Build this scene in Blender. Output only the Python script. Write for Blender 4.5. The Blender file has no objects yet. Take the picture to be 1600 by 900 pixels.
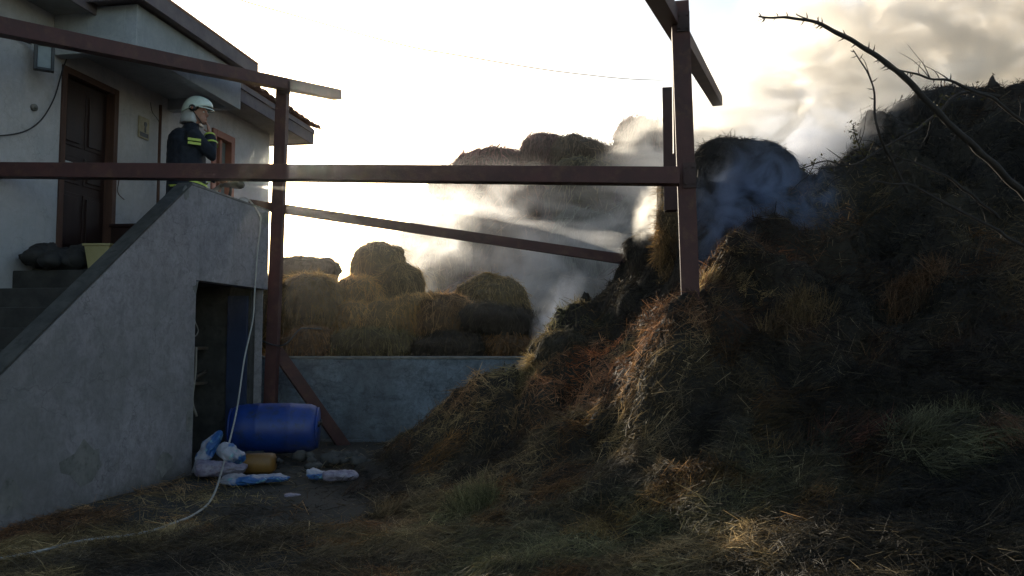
import bpy, bmesh, math, random
import numpy as np
from mathutils import Vector, Matrix, noise
random.seed(7); rng = np.random.default_rng(7); noise.seed_set(3)
sc = bpy.context.scene; COL = sc.collection
R = math.radians

# ------------------------------------------------------------------ camera, sky, sun, exposure
F = 1256.0; PITCH = math.atan(80 / F); EYE = 1.37
cam = bpy.data.cameras.new('camera'); co = bpy.data.objects.new('camera', cam); COL.objects.link(co)
cam.sensor_width = 36; cam.lens = 36 * F / 1600; cam.clip_start = .05; cam.clip_end = 3000
co.location = (0, 0, EYE); co.rotation_euler = (math.pi / 2 + PITCH, 0, 0); sc.camera = co
SUN_EL = R(13.6); SUN_AZ = R(-16.0)          # azimuth from +Y towards +X
w = bpy.data.worlds.new('World'); sc.world = w; w.use_nodes = True
nt = w.node_tree; nt.nodes.clear()
sky = nt.nodes.new('ShaderNodeTexSky'); sky.sky_type = 'NISHITA'; sky.sun_disc = False
sky.sun_elevation = SUN_EL; sky.sun_rotation = SUN_AZ; sky.dust_density = 1.2; sky.air_density = 1.0; sky.ozone_density = .4
bg = nt.nodes.new('ShaderNodeBackground'); bg.inputs[1].default_value = .15
wo = nt.nodes.new('ShaderNodeOutputWorld'); nt.links.new(sky.outputs[0], bg.inputs[0]); nt.links.new(bg.outputs[0], wo.inputs[0])
sl = bpy.data.lights.new('sun', 'SUN'); sl.energy = 5.0; sl.angle = R(.6); sl.color = (1, .88, .70)
so = bpy.data.objects.new('sun', sl); COL.objects.link(so)
sd = Vector((math.sin(SUN_AZ) * math.cos(SUN_EL), math.cos(SUN_AZ) * math.cos(SUN_EL), math.sin(SUN_EL)))
so.rotation_euler = sd.to_track_quat('Z', 'Y').to_euler()
sc.view_settings.view_transform = 'Standard'; sc.view_settings.look = 'None'; sc.view_settings.exposure = 0.50; sc.view_settings.gamma = 1
cy = sc.cycles
try:
    cy.use_denoising = True; cy.denoiser = 'OPENIMAGEDENOISE'; cy.use_adaptive_sampling = True; cy.adaptive_threshold = .03
    cy.max_bounces = 6; cy.diffuse_bounces = 3; cy.glossy_bounces = 2; cy.transmission_bounces = 4; cy.volume_bounces = 3; cy.transparent_max_bounces = 12
    cy.volume_max_steps = 256; cy.sample_clamp_indirect = 6
except Exception: pass

# ------------------------------------------------------------------ pixels to points (metres)
fwd = Vector((0, math.cos(PITCH), math.sin(PITCH))); upv = Vector((0, -math.sin(PITCH), math.cos(PITCH)))
def ray(px, py): return Vector((px - 800, 0, 0)) + upv * (450 - py) + fwd * F
def at(px, py, Y):
    d = ray(px, py); return Vector((0, 0, EYE)) + d * (Y / d.y)
HROT = -math.atan(.16); HO = Vector((-4.34, 10, 0))
hv = Vector((math.cos(HROT), math.sin(HROT), 0)); hd = Vector((-math.sin(HROT), math.cos(HROT), 0))
def onplane(px, py, c):                      # house-frame (along, z) where the ray meets the plane `c` metres out from the house wall
    d = ray(px, py); o = Vector((0, 0, EYE)); t = ((HO - o).dot(hv) + c) / d.dot(hv); p = o + d * t
    return (p - HO).dot(hd), p.z
def hw(c, a, z): return HO + hv * c + hd * a + Vector((0, 0, z))

# ------------------------------------------------------------------ materials
def new_mat(name):
    m = bpy.data.materials.new(name); m.use_nodes = True; n = m.node_tree
    return m, n, n.nodes['Principled BSDF'], n.nodes['Material Output']
def nd(n, t, **k):
    x = n.nodes.new(t)
    for a, b in k.items():
        if a.startswith('i_'):
            kk = a[2:]; x.inputs[int(kk) if kk.isdigit() else kk.replace('_', ' ')].default_value = b
        else: setattr(x, a, b)
    return x
def ramp(n, fac, stops, interp='LINEAR'):
    r = n.nodes.new('ShaderNodeValToRGB'); r.color_ramp.interpolation = interp
    while len(r.color_ramp.elements) < len(stops): r.color_ramp.elements.new(.5)
    for e, (p, c) in zip(r.color_ramp.elements, stops):
        e.position = p; e.color = (c, c, c, 1) if isinstance(c, (int, float)) else (*c, 1)
    n.links.new(fac, r.inputs[0]); return r.outputs[0]
def mix(n, fac, a, b, mode='MIX'):
    m = n.nodes.new('ShaderNodeMix'); m.data_type = 'RGBA'; m.blend_type = mode
    for s, v in ((m.inputs[0], fac), (m.inputs[6], a), (m.inputs[7], b)):
        if hasattr(v, 'links'): n.links.new(v, s)
        elif isinstance(v, tuple): s.default_value = (*v, 1)
        else: s.default_value = v
    return m.outputs[2]
def tex(n, scale, detail=6, rough=.6, vec=None, kind='Object', stretch=None, dist=0):
    t = n.nodes.new('ShaderNodeTexNoise'); t.inputs['Scale'].default_value = scale; t.inputs['Detail'].default_value = detail
    t.inputs['Roughness'].default_value = rough; t.inputs['Distortion'].default_value = dist
    c = n.nodes.new('ShaderNodeTexCoord'); o = c.outputs[kind]
    if stretch:
        mp = n.nodes.new('ShaderNodeMapping'); mp.inputs['Scale'].default_value = stretch; n.links.new(o, mp.inputs[0]); o = mp.outputs[0]
    n.links.new(o, t.inputs['Vector']); return t.outputs['Fac']
def bump(n, b, h, strength=.4, dist=.01):
    x = n.nodes.new('ShaderNodeBump'); x.inputs['Strength'].default_value = strength; x.inputs['Distance'].default_value = dist
    n.links.new(h, x.inputs['Height']); n.links.new(x.outputs[0], b.inputs['Normal'])
def mat_noise(name, c1, c2, scale=6, rough=.8, bumps=.3, bscale=40, metallic=0, stretch=None, c3=None, detail=6):
    m, n, b, o = new_mat(name)
    f = ramp(n, tex(n, scale, detail, .65, stretch=stretch), [(.35, 0.0), (.65, 1.0)])
    c = mix(n, f, c1, c2)
    if c3: c = mix(n, ramp(n, tex(n, scale * 2.7, 8, .7, stretch=stretch), [(.52, 0.0), (.68, 1.0)]), c, c3)
    n.links.new(c, b.inputs['Base Color']); b.inputs['Roughness'].default_value = rough; b.inputs['Metallic'].default_value = metallic
    if bumps: bump(n, b, tex(n, bscale, 6, .7), bumps, .006)
    return m
def mat_plain(name, c, rough=.6, metallic=0, bumps=.12):
    return mat_noise(name, tuple(x * .8 for x in c), c, 9, rough, bumps, 60, metallic)
def mat_plaster(name, base, dirt, moss=(.10, .12, .11), seed=0.0, crack=1.0, streaks=(5.0, 5.0, .9), mott=.55, sk=.5, st0=.5):
    m, n, b, o = new_mat(name)
    streak = tex(n, 1.0, 9, .75, stretch=streaks); blot = tex(n, 1.3, 8, .7, dist=.6); fine = tex(n, 22, 8, .8)
    speck = tex(n, 60, 4, .8); mo = tex(n, 9.5, 10, .85, dist=.5); big = tex(n, .7, 5, .6)
    c = mix(n, ramp(n, blot, [(.36, 0.0), (.66, 1.0)]), base, tuple(.55 * a + .45 * d for a, d in zip(base, dirt)))
    c = mix(n, ramp(n, mo, [(.44, 0.0), (.62, mott)]), c, dirt)
    c = mix(n, ramp(n, mo, [(.30, mott * .6), (.42, 0.0)]), c, tuple(min(1, x * 1.25) for x in base))
    c = mix(n, ramp(n, streak, [(st0, 0.0), (st0 + .16, sk)]), c, moss)
    c = mix(n, ramp(n, big, [(.47, 0.0), (.64, .55)]), c, moss)
    c = mix(n, ramp(n, fine, [(.55, 0.0), (.72, .6)]), c, dirt)
    c = mix(n, ramp(n, speck, [(.64, 0.0), (.72, .9)]), c, tuple(x * .45 for x in dirt))
    # chipped spots and hairline cracks
    v = nd(n, 'ShaderNodeTexVoronoi', feature='DISTANCE_TO_EDGE'); v.inputs['Scale'].default_value = 1.1
    tc = nd(n, 'ShaderNodeTexCoord'); ns = nd(n, 'ShaderNodeTexNoise'); ns.inputs['Scale'].default_value = 2.2; ns.inputs['Detail'].default_value = 6
    va = nd(n, 'ShaderNodeVectorMath', operation='ADD'); n.links.new(tc.outputs['Object'], va.inputs[0]); n.links.new(tc.outputs['Object'], ns.inputs['Vector'])
    n.links.new(ns.outputs['Color'], va.inputs[1]); n.links.new(va.outputs[0], v.inputs['Vector'])
    ck = ramp(n, v.outputs['Distance'], [(0, .55 * crack), (.007, 0.0)])
    c = mix(n, ck, c, tuple(x * .5 for x in dirt))
    # darker, browner towards the bottom, in the lowest half metre
    sep = nd(n, 'ShaderNodeSeparateXYZ'); n.links.new(tc.outputs['Object'], sep.inputs[0])
    ad = nd(n, 'ShaderNodeMath', operation='MULTIPLY_ADD'); ad.inputs[1].default_value = -1.0; n.links.new(sep.outputs[2], ad.inputs[0]); n.links.new(blot, ad.inputs[2])
    c = mix(n, ramp(n, ad.outputs[0], [(.0, 0.0), (.35, .25), (.6, .8)]), c, (.075, .07, .055))
    n.links.new(c, b.inputs['Base Color']); b.inputs['Roughness'].default_value = .93
    h = nd(n, 'ShaderNodeMath', operation='MULTIPLY_ADD'); h.inputs[1].default_value = .6; n.links.new(fine, h.inputs[0]); n.links.new(blot, h.inputs[2])
    bump(n, b, h.outputs[0], .55, .02)
    return m
M = {}
M['stair_plaster'] = mat_plaster('stair_plaster', (.345, .325, .345), (.125, .118, .125), moss=(.15, .15, .14), mott=.65, streaks=(7, 7, .6), sk=.5, st0=.55)
M['wall_plaster'] = mat_plaster('wall_plaster', (.22, .275, .325), (.033, .040, .048), moss=(.035, .045, .055), streaks=(1.6, 1.6, 5.0), mott=.6, sk=.85, st0=.53)
M['house_plaster'] = mat_plaster('house_plaster', (.56, .545, .56), (.38, .365, .35), moss=(.35, .37, .40), crack=.6)
M['canopy_plaster'] = mat_plaster('canopy_plaster', (.45, .465, .50), (.25, .27, .29), moss=(.22, .26, .26), crack=.4)
M['concrete'] = mat_noise('concrete', (.13, .13, .12), (.24, .23, .215), 4, .95, .5, 30, c3=(.09, .09, .08))
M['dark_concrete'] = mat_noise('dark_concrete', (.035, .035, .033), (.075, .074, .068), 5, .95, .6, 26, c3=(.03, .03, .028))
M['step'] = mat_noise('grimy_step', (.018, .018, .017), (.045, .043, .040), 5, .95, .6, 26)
M['soffit'] = mat_noise('soffit', (.22, .215, .20), (.32, .31, .295), 3, .9, .2, 30)
M['steel'] = mat_noise('painted_steel', (.046, .016, .015), (.080, .025, .022), 3.2, .68, .5, 60, c3=(.095, .042, .025), stretch=(1, 1, 1))
M['steel_dark'] = mat_noise('scorched_steel', (.035, .018, .017), (.06, .027, .024), 3, .75, .3, 60, c3=(.03, .02, .02))
M['door'] = mat_noise('door_wood', (.014, .005, .004), (.028, .010, .007), 2, .5, .2, 50, stretch=(8, 8, .6))
M['frame_wood'] = mat_noise('frame_wood', (.055, .024, .016), (.10, .045, .028), 3, .65, .2, 50, stretch=(8, 8, .7))
M['brown_paint'] = mat_noise('brown_paint', (.30, .12, .08), (.38, .17, .12), 3, .6, .2, 50)
M['tile'] = mat_noise('roof_tile', (.22, .12, .09), (.32, .19, .14), 8, .85, .4, 40, c3=(.12, .10, .08))
M['fascia'] = mat_noise('fascia_paint', (.10, .08, .09), (.16, .13, .13), 5, .7, .2, 40)
M['glass'] = mat_plain('window_glass', (.22, .25, .24), .08, 0, 0)
M['black'] = mat_plain('black_plastic', (.02, .02, .022), .45)
M['rubber'] = mat_plain('black_rubber', (.018, .017, .016), .75)
M['navy'] = mat_noise('navy_cloth', (.005, .008, .016), (.011, .016, .028), 14, .85, .5, 120)
M['yellow'] = mat_plain('reflective_yellow', (.50, .62, .09), .45)
M['silver'] = mat_plain('reflective_silver', (.55, .57, .58), .35)
M['helmet'] = mat_plain('helmet_shell', (.80, .95, .90), .22, 0, .03)
M['skin'] = mat_plain('skin', (.42, .22, .16), .6, 0, .05)
M['hair'] = mat_plain('hair', (.03, .02, .015), .8)
M['barrel'] = mat_noise('blue_plastic', (.005, .028, .16), (.009, .046, .24), 3, .45, .2, 20, c3=(.02, .03, .06))
M['hose'] = mat_plain('pale_hose', (.40, .39, .36), .55)
M['hose_old'] = mat_plain('grimy_hose', (.28, .26, .22), .65)
M['white_plastic'] = mat_plain('white_plastic', (.7, .7, .68), .5)
M['tub'] = mat_noise('cream_plastic', (.26, .23, .10), (.34, .30, .15), 3, .5, .1, 30)
M['orange'] = mat_plain('amber_plastic', (.20, .10, .02), .5)
M['bluedoor'] = mat_noise('blue_door_paint', (.018, .03, .07), (.028, .045, .10), 3, .6, .3, 30)
M['junk'] = mat_noise('junk_wood', (.06, .045, .035), (.12, .09, .06), 6, .85, .5, 40)
M['plaque'] = mat_noise('plaque_paint', (.30, .26, .17), (.42, .37, .27), 18, .7, .3, 40)
M['bark'] = mat_noise('bark', (.016, .012, .010), (.036, .027, .022), 25, .9, .8, 120)
M['leaf'] = mat_plain('dry_leaf', (.10, .085, .03), .8)
def mat_sack():
    m, n, b, o = new_mat('printed_sack')
    c = mix(n, ramp(n, tex(n, 5, 2, .5), [(.50, 0.0), (.56, 1.0)]), (.30, .31, .37), (.02, .09, .27))
    c = mix(n, ramp(n, tex(n, 16, 3, .6), [(.60, 0.0), (.66, 1.0)]), c, (.15, .32, .36))
    n.links.new(c, b.inputs['Base Color']); b.inputs['Roughness'].default_value = .45; bump(n, b, tex(n, 18, 5), .8, .02); return m
M['sack'] = mat_sack()
M['lilac'] = mat_noise('lilac_plastic', (.15, .13, .19), (.30, .28, .34), 14, .5, .8, 25, c3=(.12, .08, .14))
def mat_straw():
    m, n, b, o = new_mat('straw')
    a = nd(n, 'ShaderNodeAttribute', attribute_name='tint'); n.links.new(a.outputs['Color'], b.inputs['Base Color'])
    b.inputs['Roughness'].default_value = .62; b.inputs['Specular IOR Level'].default_value = .35
    t = nd(n, 'ShaderNodeBsdfTranslucent'); n.links.new(a.outputs['Color'], t.inputs[0])
    ms = nd(n, 'ShaderNodeMixShader'); ms.inputs[0].default_value = .55
    n.links.new(b.outputs[0], ms.inputs[1]); n.links.new(t.outputs[0], ms.inputs[2]); n.links.new(ms.outputs[0], o.inputs[0]); return m
M['straw'] = mat_straw()
def mat_heap():
    m, n, b, o = new_mat('matted_hay')
    big = tex(n, .9, 8, .65, kind='Object'); st = tex(n, 1, 8, .75, stretch=(10, 34, 26), dist=1.2); st2 = tex(n, 1, 8, .75, stretch=(38, 12, 20), dist=1.5)
    c = mix(n, ramp(n, big, [(.35, 0.0), (.65, 1.0)]), (.016, .014, .012), (.055, .044, .026))
    c = mix(n, ramp(n, st, [(.5, 0.0), (.75, 1.0)]), c, (.085, .066, .038))
    c = mix(n, ramp(n, st2, [(.56, 0.0), (.75, .8)]), c, (.012, .011, .010))
    n.links.new(c, b.inputs['Base Color']); b.inputs['Roughness'].default_value = .95
    h = nd(n, 'ShaderNodeMath', operation='ADD'); n.links.new(st, h.inputs[0]); n.links.new(st2, h.inputs[1]); bump(n, b, h.outputs[0], 1.0, .05)
    return m
M['heap'] = mat_heap()
def mat_bale():
    m, n, b, o = new_mat('bale_hay')
    a = nd(n, 'ShaderNodeAttribute', attribute_name='tint')
    st = tex(n, 1, 8, .75, stretch=(12, 30, 30), dist=1.0)
    c = mix(n, ramp(n, st, [(.4, .0), (.68, .85)]), a.outputs['Color'], (.02, .015, .009))
    n.links.new(c, b.inputs['Base Color']); b.inputs['Roughness'].default_value = .95; bump(n, b, st, 1.0, .05); return m
M['bale'] = mat_bale()
M['ground'] = mat_noise('yard_dirt', (.026, .022, .016), (.048, .040, .028), 1.6, .96, .9, 22, c3=(.03, .028, .022))

# ------------------------------------------------------------------ mesh helpers
class MB:
    def __init__(s): s.v = []; s.f = []
    def add(s, vs, fs):
        b = len(s.v); s.v += [tuple(x) for x in vs]; s.f += [tuple(b + i for i in f) for f in fs]; return s
    def box(s, lo, hi, mat=None):
        x0, y0, z0 = lo; x1, y1, z1 = hi
        vs = [Vector(p) for p in ((x0,y0,z0),(x1,y0,z0),(x1,y1,z0),(x0,y1,z0),(x0,y0,z1),(x1,y0,z1),(x1,y1,z1),(x0,y1,z1))]
        if mat: vs = [mat @ v for v in vs]
        return s.add(vs, [(0,3,2,1),(4,5,6,7),(0,1,5,4),(1,2,6,5),(2,3,7,6),(3,0,4,7)])
    def prism(s, poly, axis, a, b):          # poly: 2-D points in the two other axes
        def p(u, v, t): return {0: (t, u, v), 1: (u, t, v), 2: (u, v, t)}[axis]
        n = len(poly); vs = [p(u, v, a) for u, v in poly] + [p(u, v, b) for u, v in poly]
        return s.add(vs, [tuple(range(n))[::-1], tuple(range(n, 2 * n))] + [(i, (i + 1) % n, n + (i + 1) % n, n + i) for i in range(n)])
    def loft(s, rings, cap=True):
        n = len(rings[0]); vs = [p for r in rings for p in r]; fs = []
        for k in range(len(rings) - 1):
            for i in range(n): fs.append((k*n+i, k*n+(i+1)%n, (k+1)*n+(i+1)%n, (k+1)*n+i))
        if cap: fs += [tuple(range(n))[::-1], tuple(range((len(rings)-1)*n, len(rings)*n))]
        return s.add(vs, fs)
    def tube(s, pts, r, n=8, cap=True, sq=1.0):
        pts = [Vector(p) for p in pts]; rs = r if isinstance(r, (list, tuple)) else [r] * len(pts); rings = []; up = None
        for i, p in enumerate(pts):
            t = pts[min(i+1, len(pts)-1)] - pts[max(i-1, 0)]
            if t.length < 1e-7: t = pts[-1] - pts[0]
            t = t.normalized()
            if up is None: up = Vector((0, 0, 1)) if abs(t.z) < .9 else Vector((0, 1, 0))
            a = t.cross(up).normalized(); b = a.cross(t).normalized(); up = b
            rings.append([p + a * math.cos(q) * rs[i] + b * math.sin(q) * rs[i] * sq for q in [2*math.pi*k/n for k in range(n)]])
        return s.loft(rings, cap)
    def ell(s, c, rad, rot=None, nu=14, nv=9):
        c = Vector(c); vs = []; rot = rot or Matrix.Identity(3)
        for j in range(1, nv):
            ph = math.pi * j / nv
            for i in range(nu):
                th = 2 * math.pi * i / nu
                vs.append(c + rot @ Vector((rad[0]*math.sin(ph)*math.cos(th), rad[1]*math.sin(ph)*math.sin(th), rad[2]*math.cos(ph))))
        fs = [(j*nu+i, (j+1)*nu+i, (j+1)*nu+(i+1)%nu, j*nu+(i+1)%nu) for j in range(nv-2) for i in range(nu)]
        t = len(vs); vs += [c + rot @ Vector((0, 0, rad[2])), c + rot @ Vector((0, 0, -rad[2]))]
        fs += [(t, i, (i+1) % nu) for i in range(nu)] + [(t+1, (nv-2)*nu+(i+1) % nu, (nv-2)*nu+i) for i in range(nu)]
        return s.add(vs, fs)
    def mesh(s, name):
        me = bpy.data.meshes.new(name); me.from_pydata(s.v, [], s.f); me.update(); return me
    def build(s, name, m, parent=None, smooth=False, bevel=0, loc=None, rot=None):
        me = s.mesh(name); me.materials.append(m)
        bm = bmesh.new(); bm.from_mesh(me); bmesh.ops.recalc_face_normals(bm, faces=bm.faces); bm.to_mesh(me); bm.free()
        if smooth: me.shade_smooth()
        o = bpy.data.objects.new(name, me); COL.objects.link(o)
        if parent: o.parent = parent
        if loc is not None: o.location = loc
        if rot is not None: o.rotation_euler = rot
        if bevel:
            b = o.modifiers.new('edge', 'BEVEL'); b.width = bevel; b.segments = 2; b.limit_method = 'ANGLE'
        return o
def tag(o, label=None, cat=None, group=None, kind=None):
    for k, v in (('label', label), ('category', cat), ('group', group), ('kind', kind)):
        if v: o[k] = v
    return o
def empty(name, loc=(0, 0, 0), rz=0, label=None, cat=None, group=None):
    o = bpy.data.objects.new(name, None); COL.objects.link(o); o.location = loc; o.rotation_euler = (0, 0, rz); return tag(o, label, cat, group)
def share(src, parent, loc, rot=None, scale=None, name=None):
    o = src.copy(); o.parent = parent; o.location = loc
    if rot is not None: o.rotation_euler = rot
    if scale is not None: o.scale = scale
    if name: o.name = name
    COL.objects.link(o); return o
def spline(pts, n=8):                        # Catmull-Rom
    P = [Vector(p) for p in pts]; P = [P[0] * 2 - P[1]] + P + [P[-1] * 2 - P[-2]]; out = []
    for i in range(1, len(P) - 2):
        for k in range(n):
            t = k / n; a, b, c, d = P[i-1:i+3]
            out.append(.5 * ((2*b) + (c-a)*t + (2*a-5*b+4*c-d)*t*t + (3*b-a-3*c+d)*t**3))
    out.append(P[-2]); return out
def numpy_mesh(name, V, Fq, m, tint=None, smooth=False):   # quads
    me = bpy.data.meshes.new(name); me.vertices.add(len(V)); me.vertices.foreach_set('co', V.astype(np.float32).ravel())
    k = Fq.shape[1]; me.loops.add(Fq.size); me.loops.foreach_set('vertex_index', Fq.astype(np.int32).ravel())
    me.polygons.add(len(Fq)); me.polygons.foreach_set('loop_start', np.arange(0, Fq.size, k, dtype=np.int32))
    me.polygons.foreach_set('loop_total', np.full(len(Fq), k, dtype=np.int32))
    if smooth: me.polygons.foreach_set('use_smooth', np.ones(len(Fq), dtype=bool))
    me.update(calc_edges=True)
    if tint is not None:
        a = me.color_attributes.new('tint', 'FLOAT_COLOR', 'POINT'); a.data.foreach_set('color', np.c_[tint, np.ones(len(V))].astype(np.float32).ravel())
    me.materials.append(m); return me
def link(name, me, parent=None):
    o = bpy.data.objects.new(name, me); COL.objects.link(o); o.parent = parent; return o

# value noise in numpy (trilinear lattice), for relief and colour patches
_perm = rng.random((64, 64, 64))
def vnoise(P, s):
    Q = P * s + 100.0; i = np.floor(Q).astype(int); f = Q - i; f = f * f * (3 - 2 * f); i &= 63; j = (i + 1) & 63
    def g(a, b, c): return _perm[a, b, c]
    x0, y0, z0 = i.T; x1, y1, z1 = j.T; fx, fy, fz = f.T
    c00 = g(x0,y0,z0)*(1-fx)+g(x1,y0,z0)*fx; c10 = g(x0,y1,z0)*(1-fx)+g(x1,y1,z0)*fx
    c01 = g(x0,y0,z1)*(1-fx)+g(x1,y0,z1)*fx; c11 = g(x0,y1,z1)*(1-fx)+g(x1,y1,z1)*fx
    return ((c00*(1-fy)+c10*fy)*(1-fz)+(c01*(1-fy)+c11*fy)*fz) * 2 - 1
def fbm(P, s, o=4, g=.5):
    r = 0; a = 1; t = 0
    for k in range(o): r = r + a * vnoise(P + k * 7.3, s * 2 ** k); t += a; a *= g
    return r / t

def cells(X, Y, s, seed):
    """Jittered cells: distance to the nearest seed, and four random numbers of that seed (one torn wad of hay each)."""
    P = np.stack([X, Y], 1) / s + 50; P = P + np.c_[fbm(np.c_[X, Y, X * 0] + seed, 1.1 / s, 2), fbm(np.c_[X, Y, X * 0] + seed + 9, 1.1 / s, 2)] * .55
    I = np.floor(P).astype(int); best = np.full(len(P), 9.); rnd = np.zeros((len(P), 4))
    for dx in (-1, 0, 1):
        for dy in (-1, 0, 1):
            a, b = (I[:, 0] + dx + seed) & 63, (I[:, 1] + dy + seed * 3) & 63
            d = np.hypot(I[:, 0] + dx + _perm[a, b, 0] - P[:, 0], I[:, 1] + dy + _perm[a, b, 1] - P[:, 1]); k = d < best
            best[k] = d[k]; rnd[k] = _perm[a[k], b[k], 2:6]
    return best, rnd

def blades(P, N, L, W, tint, lift=.25, droop=.5, axis=None, axw=0.0, segs=2):
    """Straws lying about on points P with normals N: each is a bent ribbon of `segs` quads."""
    n = len(P); d = rng.normal(size=(n, 3))
    if axis is not None: d = d * (1 - axw) + np.asarray(axis) * axw * 1.7
    d -= N * (d * N).sum(1, keepdims=True); d /= np.linalg.norm(d, axis=1, keepdims=True) + 1e-9
    d = d + N * (rng.random((n, 1)) * lift * 2 - lift * .35); d /= np.linalg.norm(d, axis=1, keepdims=True)
    side = np.cross(d, N + rng.normal(size=(n, 3)) * .5); side /= np.linalg.norm(side, axis=1, keepdims=True) + 1e-9
    L = L[:, None]; W = W[:, None]; V = []
    sagdir = -N * .5 + np.array([0, 0, -.6]) + rng.normal(size=(n, 3)) * .35
    for k in range(segs + 1):
        t = k / segs; c = P + d * L * (t - .35) + sagdir * L * droop * t * t * .5
        w_ = W * (1 - .55 * t)
        V += [c - side * w_ * .5, c + side * w_ * .5]
    V = np.stack(V, 1).reshape(-1, 3); m = 2 * (segs + 1); b = np.arange(n)[:, None] * m; Fq = []
    for k in range(segs): Fq.append(b + np.array([2*k, 2*k+1, 2*k+3, 2*k+2]))
    Fq = np.stack(Fq, 1).reshape(-1, 4); T = np.repeat(tint, m, axis=0)
    return V, Fq, T

# ------------------------------------------------------------------ the ground and the hay heap (one height field each)
def rbf(pts):
    P = np.array([(p[0], p[1]) for p in pts]); z = np.array([p[2] for p in pts])
    D = np.linalg.norm(P[:, None] - P[None], axis=2); n = len(P)
    A = np.zeros((n+3, n+3)); A[:n, :n] = D - np.eye(n) * .12; A[:n, n] = 1; A[:n, n+1:] = P; A[n, :n] = 1; A[n+1:, :n] = P.T
    s = np.linalg.solve(A, np.r_[z, 0, 0, 0])
    def f(X, Y):
        Q = np.c_[X.ravel(), Y.ravel()]; r = np.zeros(len(Q))
        for k in range(0, len(Q), 20000):
            q = Q[k:k+20000]; r[k:k+20000] = np.linalg.norm(q[:, None] - P[None], axis=2) @ s[:n] + s[n] + q @ s[n+1:]
        return r.reshape(X.shape)
    return f
HP = [(0,900,4.7),(300,900,4.6),(560,900,4.5),(800,900,4.2),(1000,900,3.9),(1200,900,3.6),(1400,900,3.3),(1600,900,3.0),
 (560,760,7.7),(640,702,8.3),(660,667,8.5),(740,622,8.6),(820,575,8.6),(850,522,8.8),(900,500,9.0),(950,450,9.2),(985,407,9.4),(1003,378,9.2),(1035,368,9.0),
 (1048,330,8.9),(1062,425,8.4),(1070,448,7.6),(1078,452,6.3),(1078,482,6.1),(1040,480,6.6),(1108,470,6.3),(1100,290,8.2),(1130,268,8.5),(1190,272,8.6),(1215,300,8.6),
 (900,600,7.6),(1000,560,7.2),(850,700,6.6),(700,750,7.2),(1000,700,6.0),(1000,800,4.9),(1100,600,6.3),(1200,500,6.6),(1200,650,5.6),(1400,700,4.9),(1400,500,6.1),
 (1600,600,5.0),(1600,400,6.3),(1500,300,7.2),(1600,200,7.8),(1600,128,8.5),(1480,150,8.6),(1440,200,8.6),(1370,215,8.7),(1335,255,8.6),(1270,322,8.7),(1240,330,8.7),(1200,400,7.4),
 (1130,440,6.95),(1300,420,6.9),(1350,330,7.6),(600,820,6.1),(700,820,5.7),(450,850,5.3)]
pts = [at(*p) for p in HP]
pts += [Vector(p) for p in ((-1.8,8.2,0),(-1.5,9.2,0),(-1.3,10.4,0),(-.6,10.4,.1),(.1,10.4,.5),(.9,10.4,1.1),(1.5,10.3,1.7),(2.4,10.2,2.6),(3.4,10.2,2.6),(5,10.2,3.4),(7,9,3.9),(7,6,3.2),(8,4,2.4),(5.5,4.5,1.7),
  (4,3,.9),(7,2,1.6),(3,1,.2),(0,2.4,.02),(-3,2.4,0),(-3,6,0),(-4,8,0),(-3,10.4,0),(1,12,.9),(4,12.5,1.6),(7,12.5,2.2),(-2,6.6,0),(-2.3,5.2,0),(1.2,2.4,.12),(2.6,2.0,.3))]
hf = rbf(pts)
def heap_z(X, Y):
    z = (hf(X, Y) * 2 + hf(X + .16, Y) + hf(X - .16, Y) + hf(X, Y + .16) + hf(X, Y - .16)) / 6; P = np.c_[X.ravel(), Y.ravel(), z.ravel() * .6]
    k = np.clip((z.ravel() - .05) / .6, .12, 1); far = np.clip((Y.ravel() - 3) / 4, .25, 1)
    led = fbm(P + 15, 1.7, 3); led = np.round(led * 5) / 5 * .6 + led * .4
    n = fbm(P, .9, 3) * .26 + (1 - np.abs(fbm(P + 5, 1.9, 3))) ** 2 * .20 - .10 + led * .22 + fbm(P + 9, 5.0, 3) * .11
    rx_, ry_ = X.ravel(), Y.ravel(); u_ = np.clip(((rx_ - 1.25) * .8 + (ry_ - 6.15) * .75) / (.8 * .8 + .75 * .75), 0, 1); dd = np.hypot(rx_ - 1.25 - .8 * u_, ry_ - 6.15 - .75 * u_)
    n = n + (.24 * np.exp(-(dd / .15) ** 2) - .12 * np.exp(-(np.hypot(rx_ - 1.15 - .8 * u_, ry_ - 6.5 - .75 * u_) / .22) ** 2)) / .9
    f1, r1 = cells(rx_, ry_, .62, 3); f2, r2 = cells(rx_, ry_, .27, 8)
    z = z + (.34 * np.exp(-(((X - 1.36) / .42) ** 2 + ((Y - 6.05) / .32) ** 2)))
    n = n + np.sqrt(np.clip(1 - (f1 / .8) ** 2, 0, 1)) * (.10 + .30 * r1[:, 2]) + np.sqrt(np.clip(1 - (f2 / .8) ** 2, 0, 1)) * (.05 + .14 * r2[:, 2]) - .28
    z = z.ravel() + n * k * far + fbm(P + 3, 9, 3) * .05 + (np.abs(fbm(P + 33, 7, 3)) ** .6 - .45) * .07 * k
    return z.reshape(X.shape)
gx = np.linspace(-5.5, 9, 420); gy = np.linspace(1.2, 13, 400); GX, GY = np.meshgrid(gx, gy); GZ = heap_z(GX, GY)
GZ = np.where(GX < -1.9, np.clip(GZ, -.03, .06) * np.clip((GX + 5.5) / 3.6, .3, 1), GZ)
def gz(x, y):
    i = np.clip(np.searchsorted(gx, x) - 1, 0, len(gx) - 2); j = np.clip(np.searchsorted(gy, y) - 1, 0, len(gy) - 2)
    fx = (x - gx[i]) / (gx[1] - gx[0]); fy = (y - gy[j]) / (gy[1] - gy[0])
    return (GZ[j, i] * (1-fx) + GZ[j, i+1] * fx) * (1-fy) + (GZ[j+1, i] * (1-fx) + GZ[j+1, i+1] * fx) * fy
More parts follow.
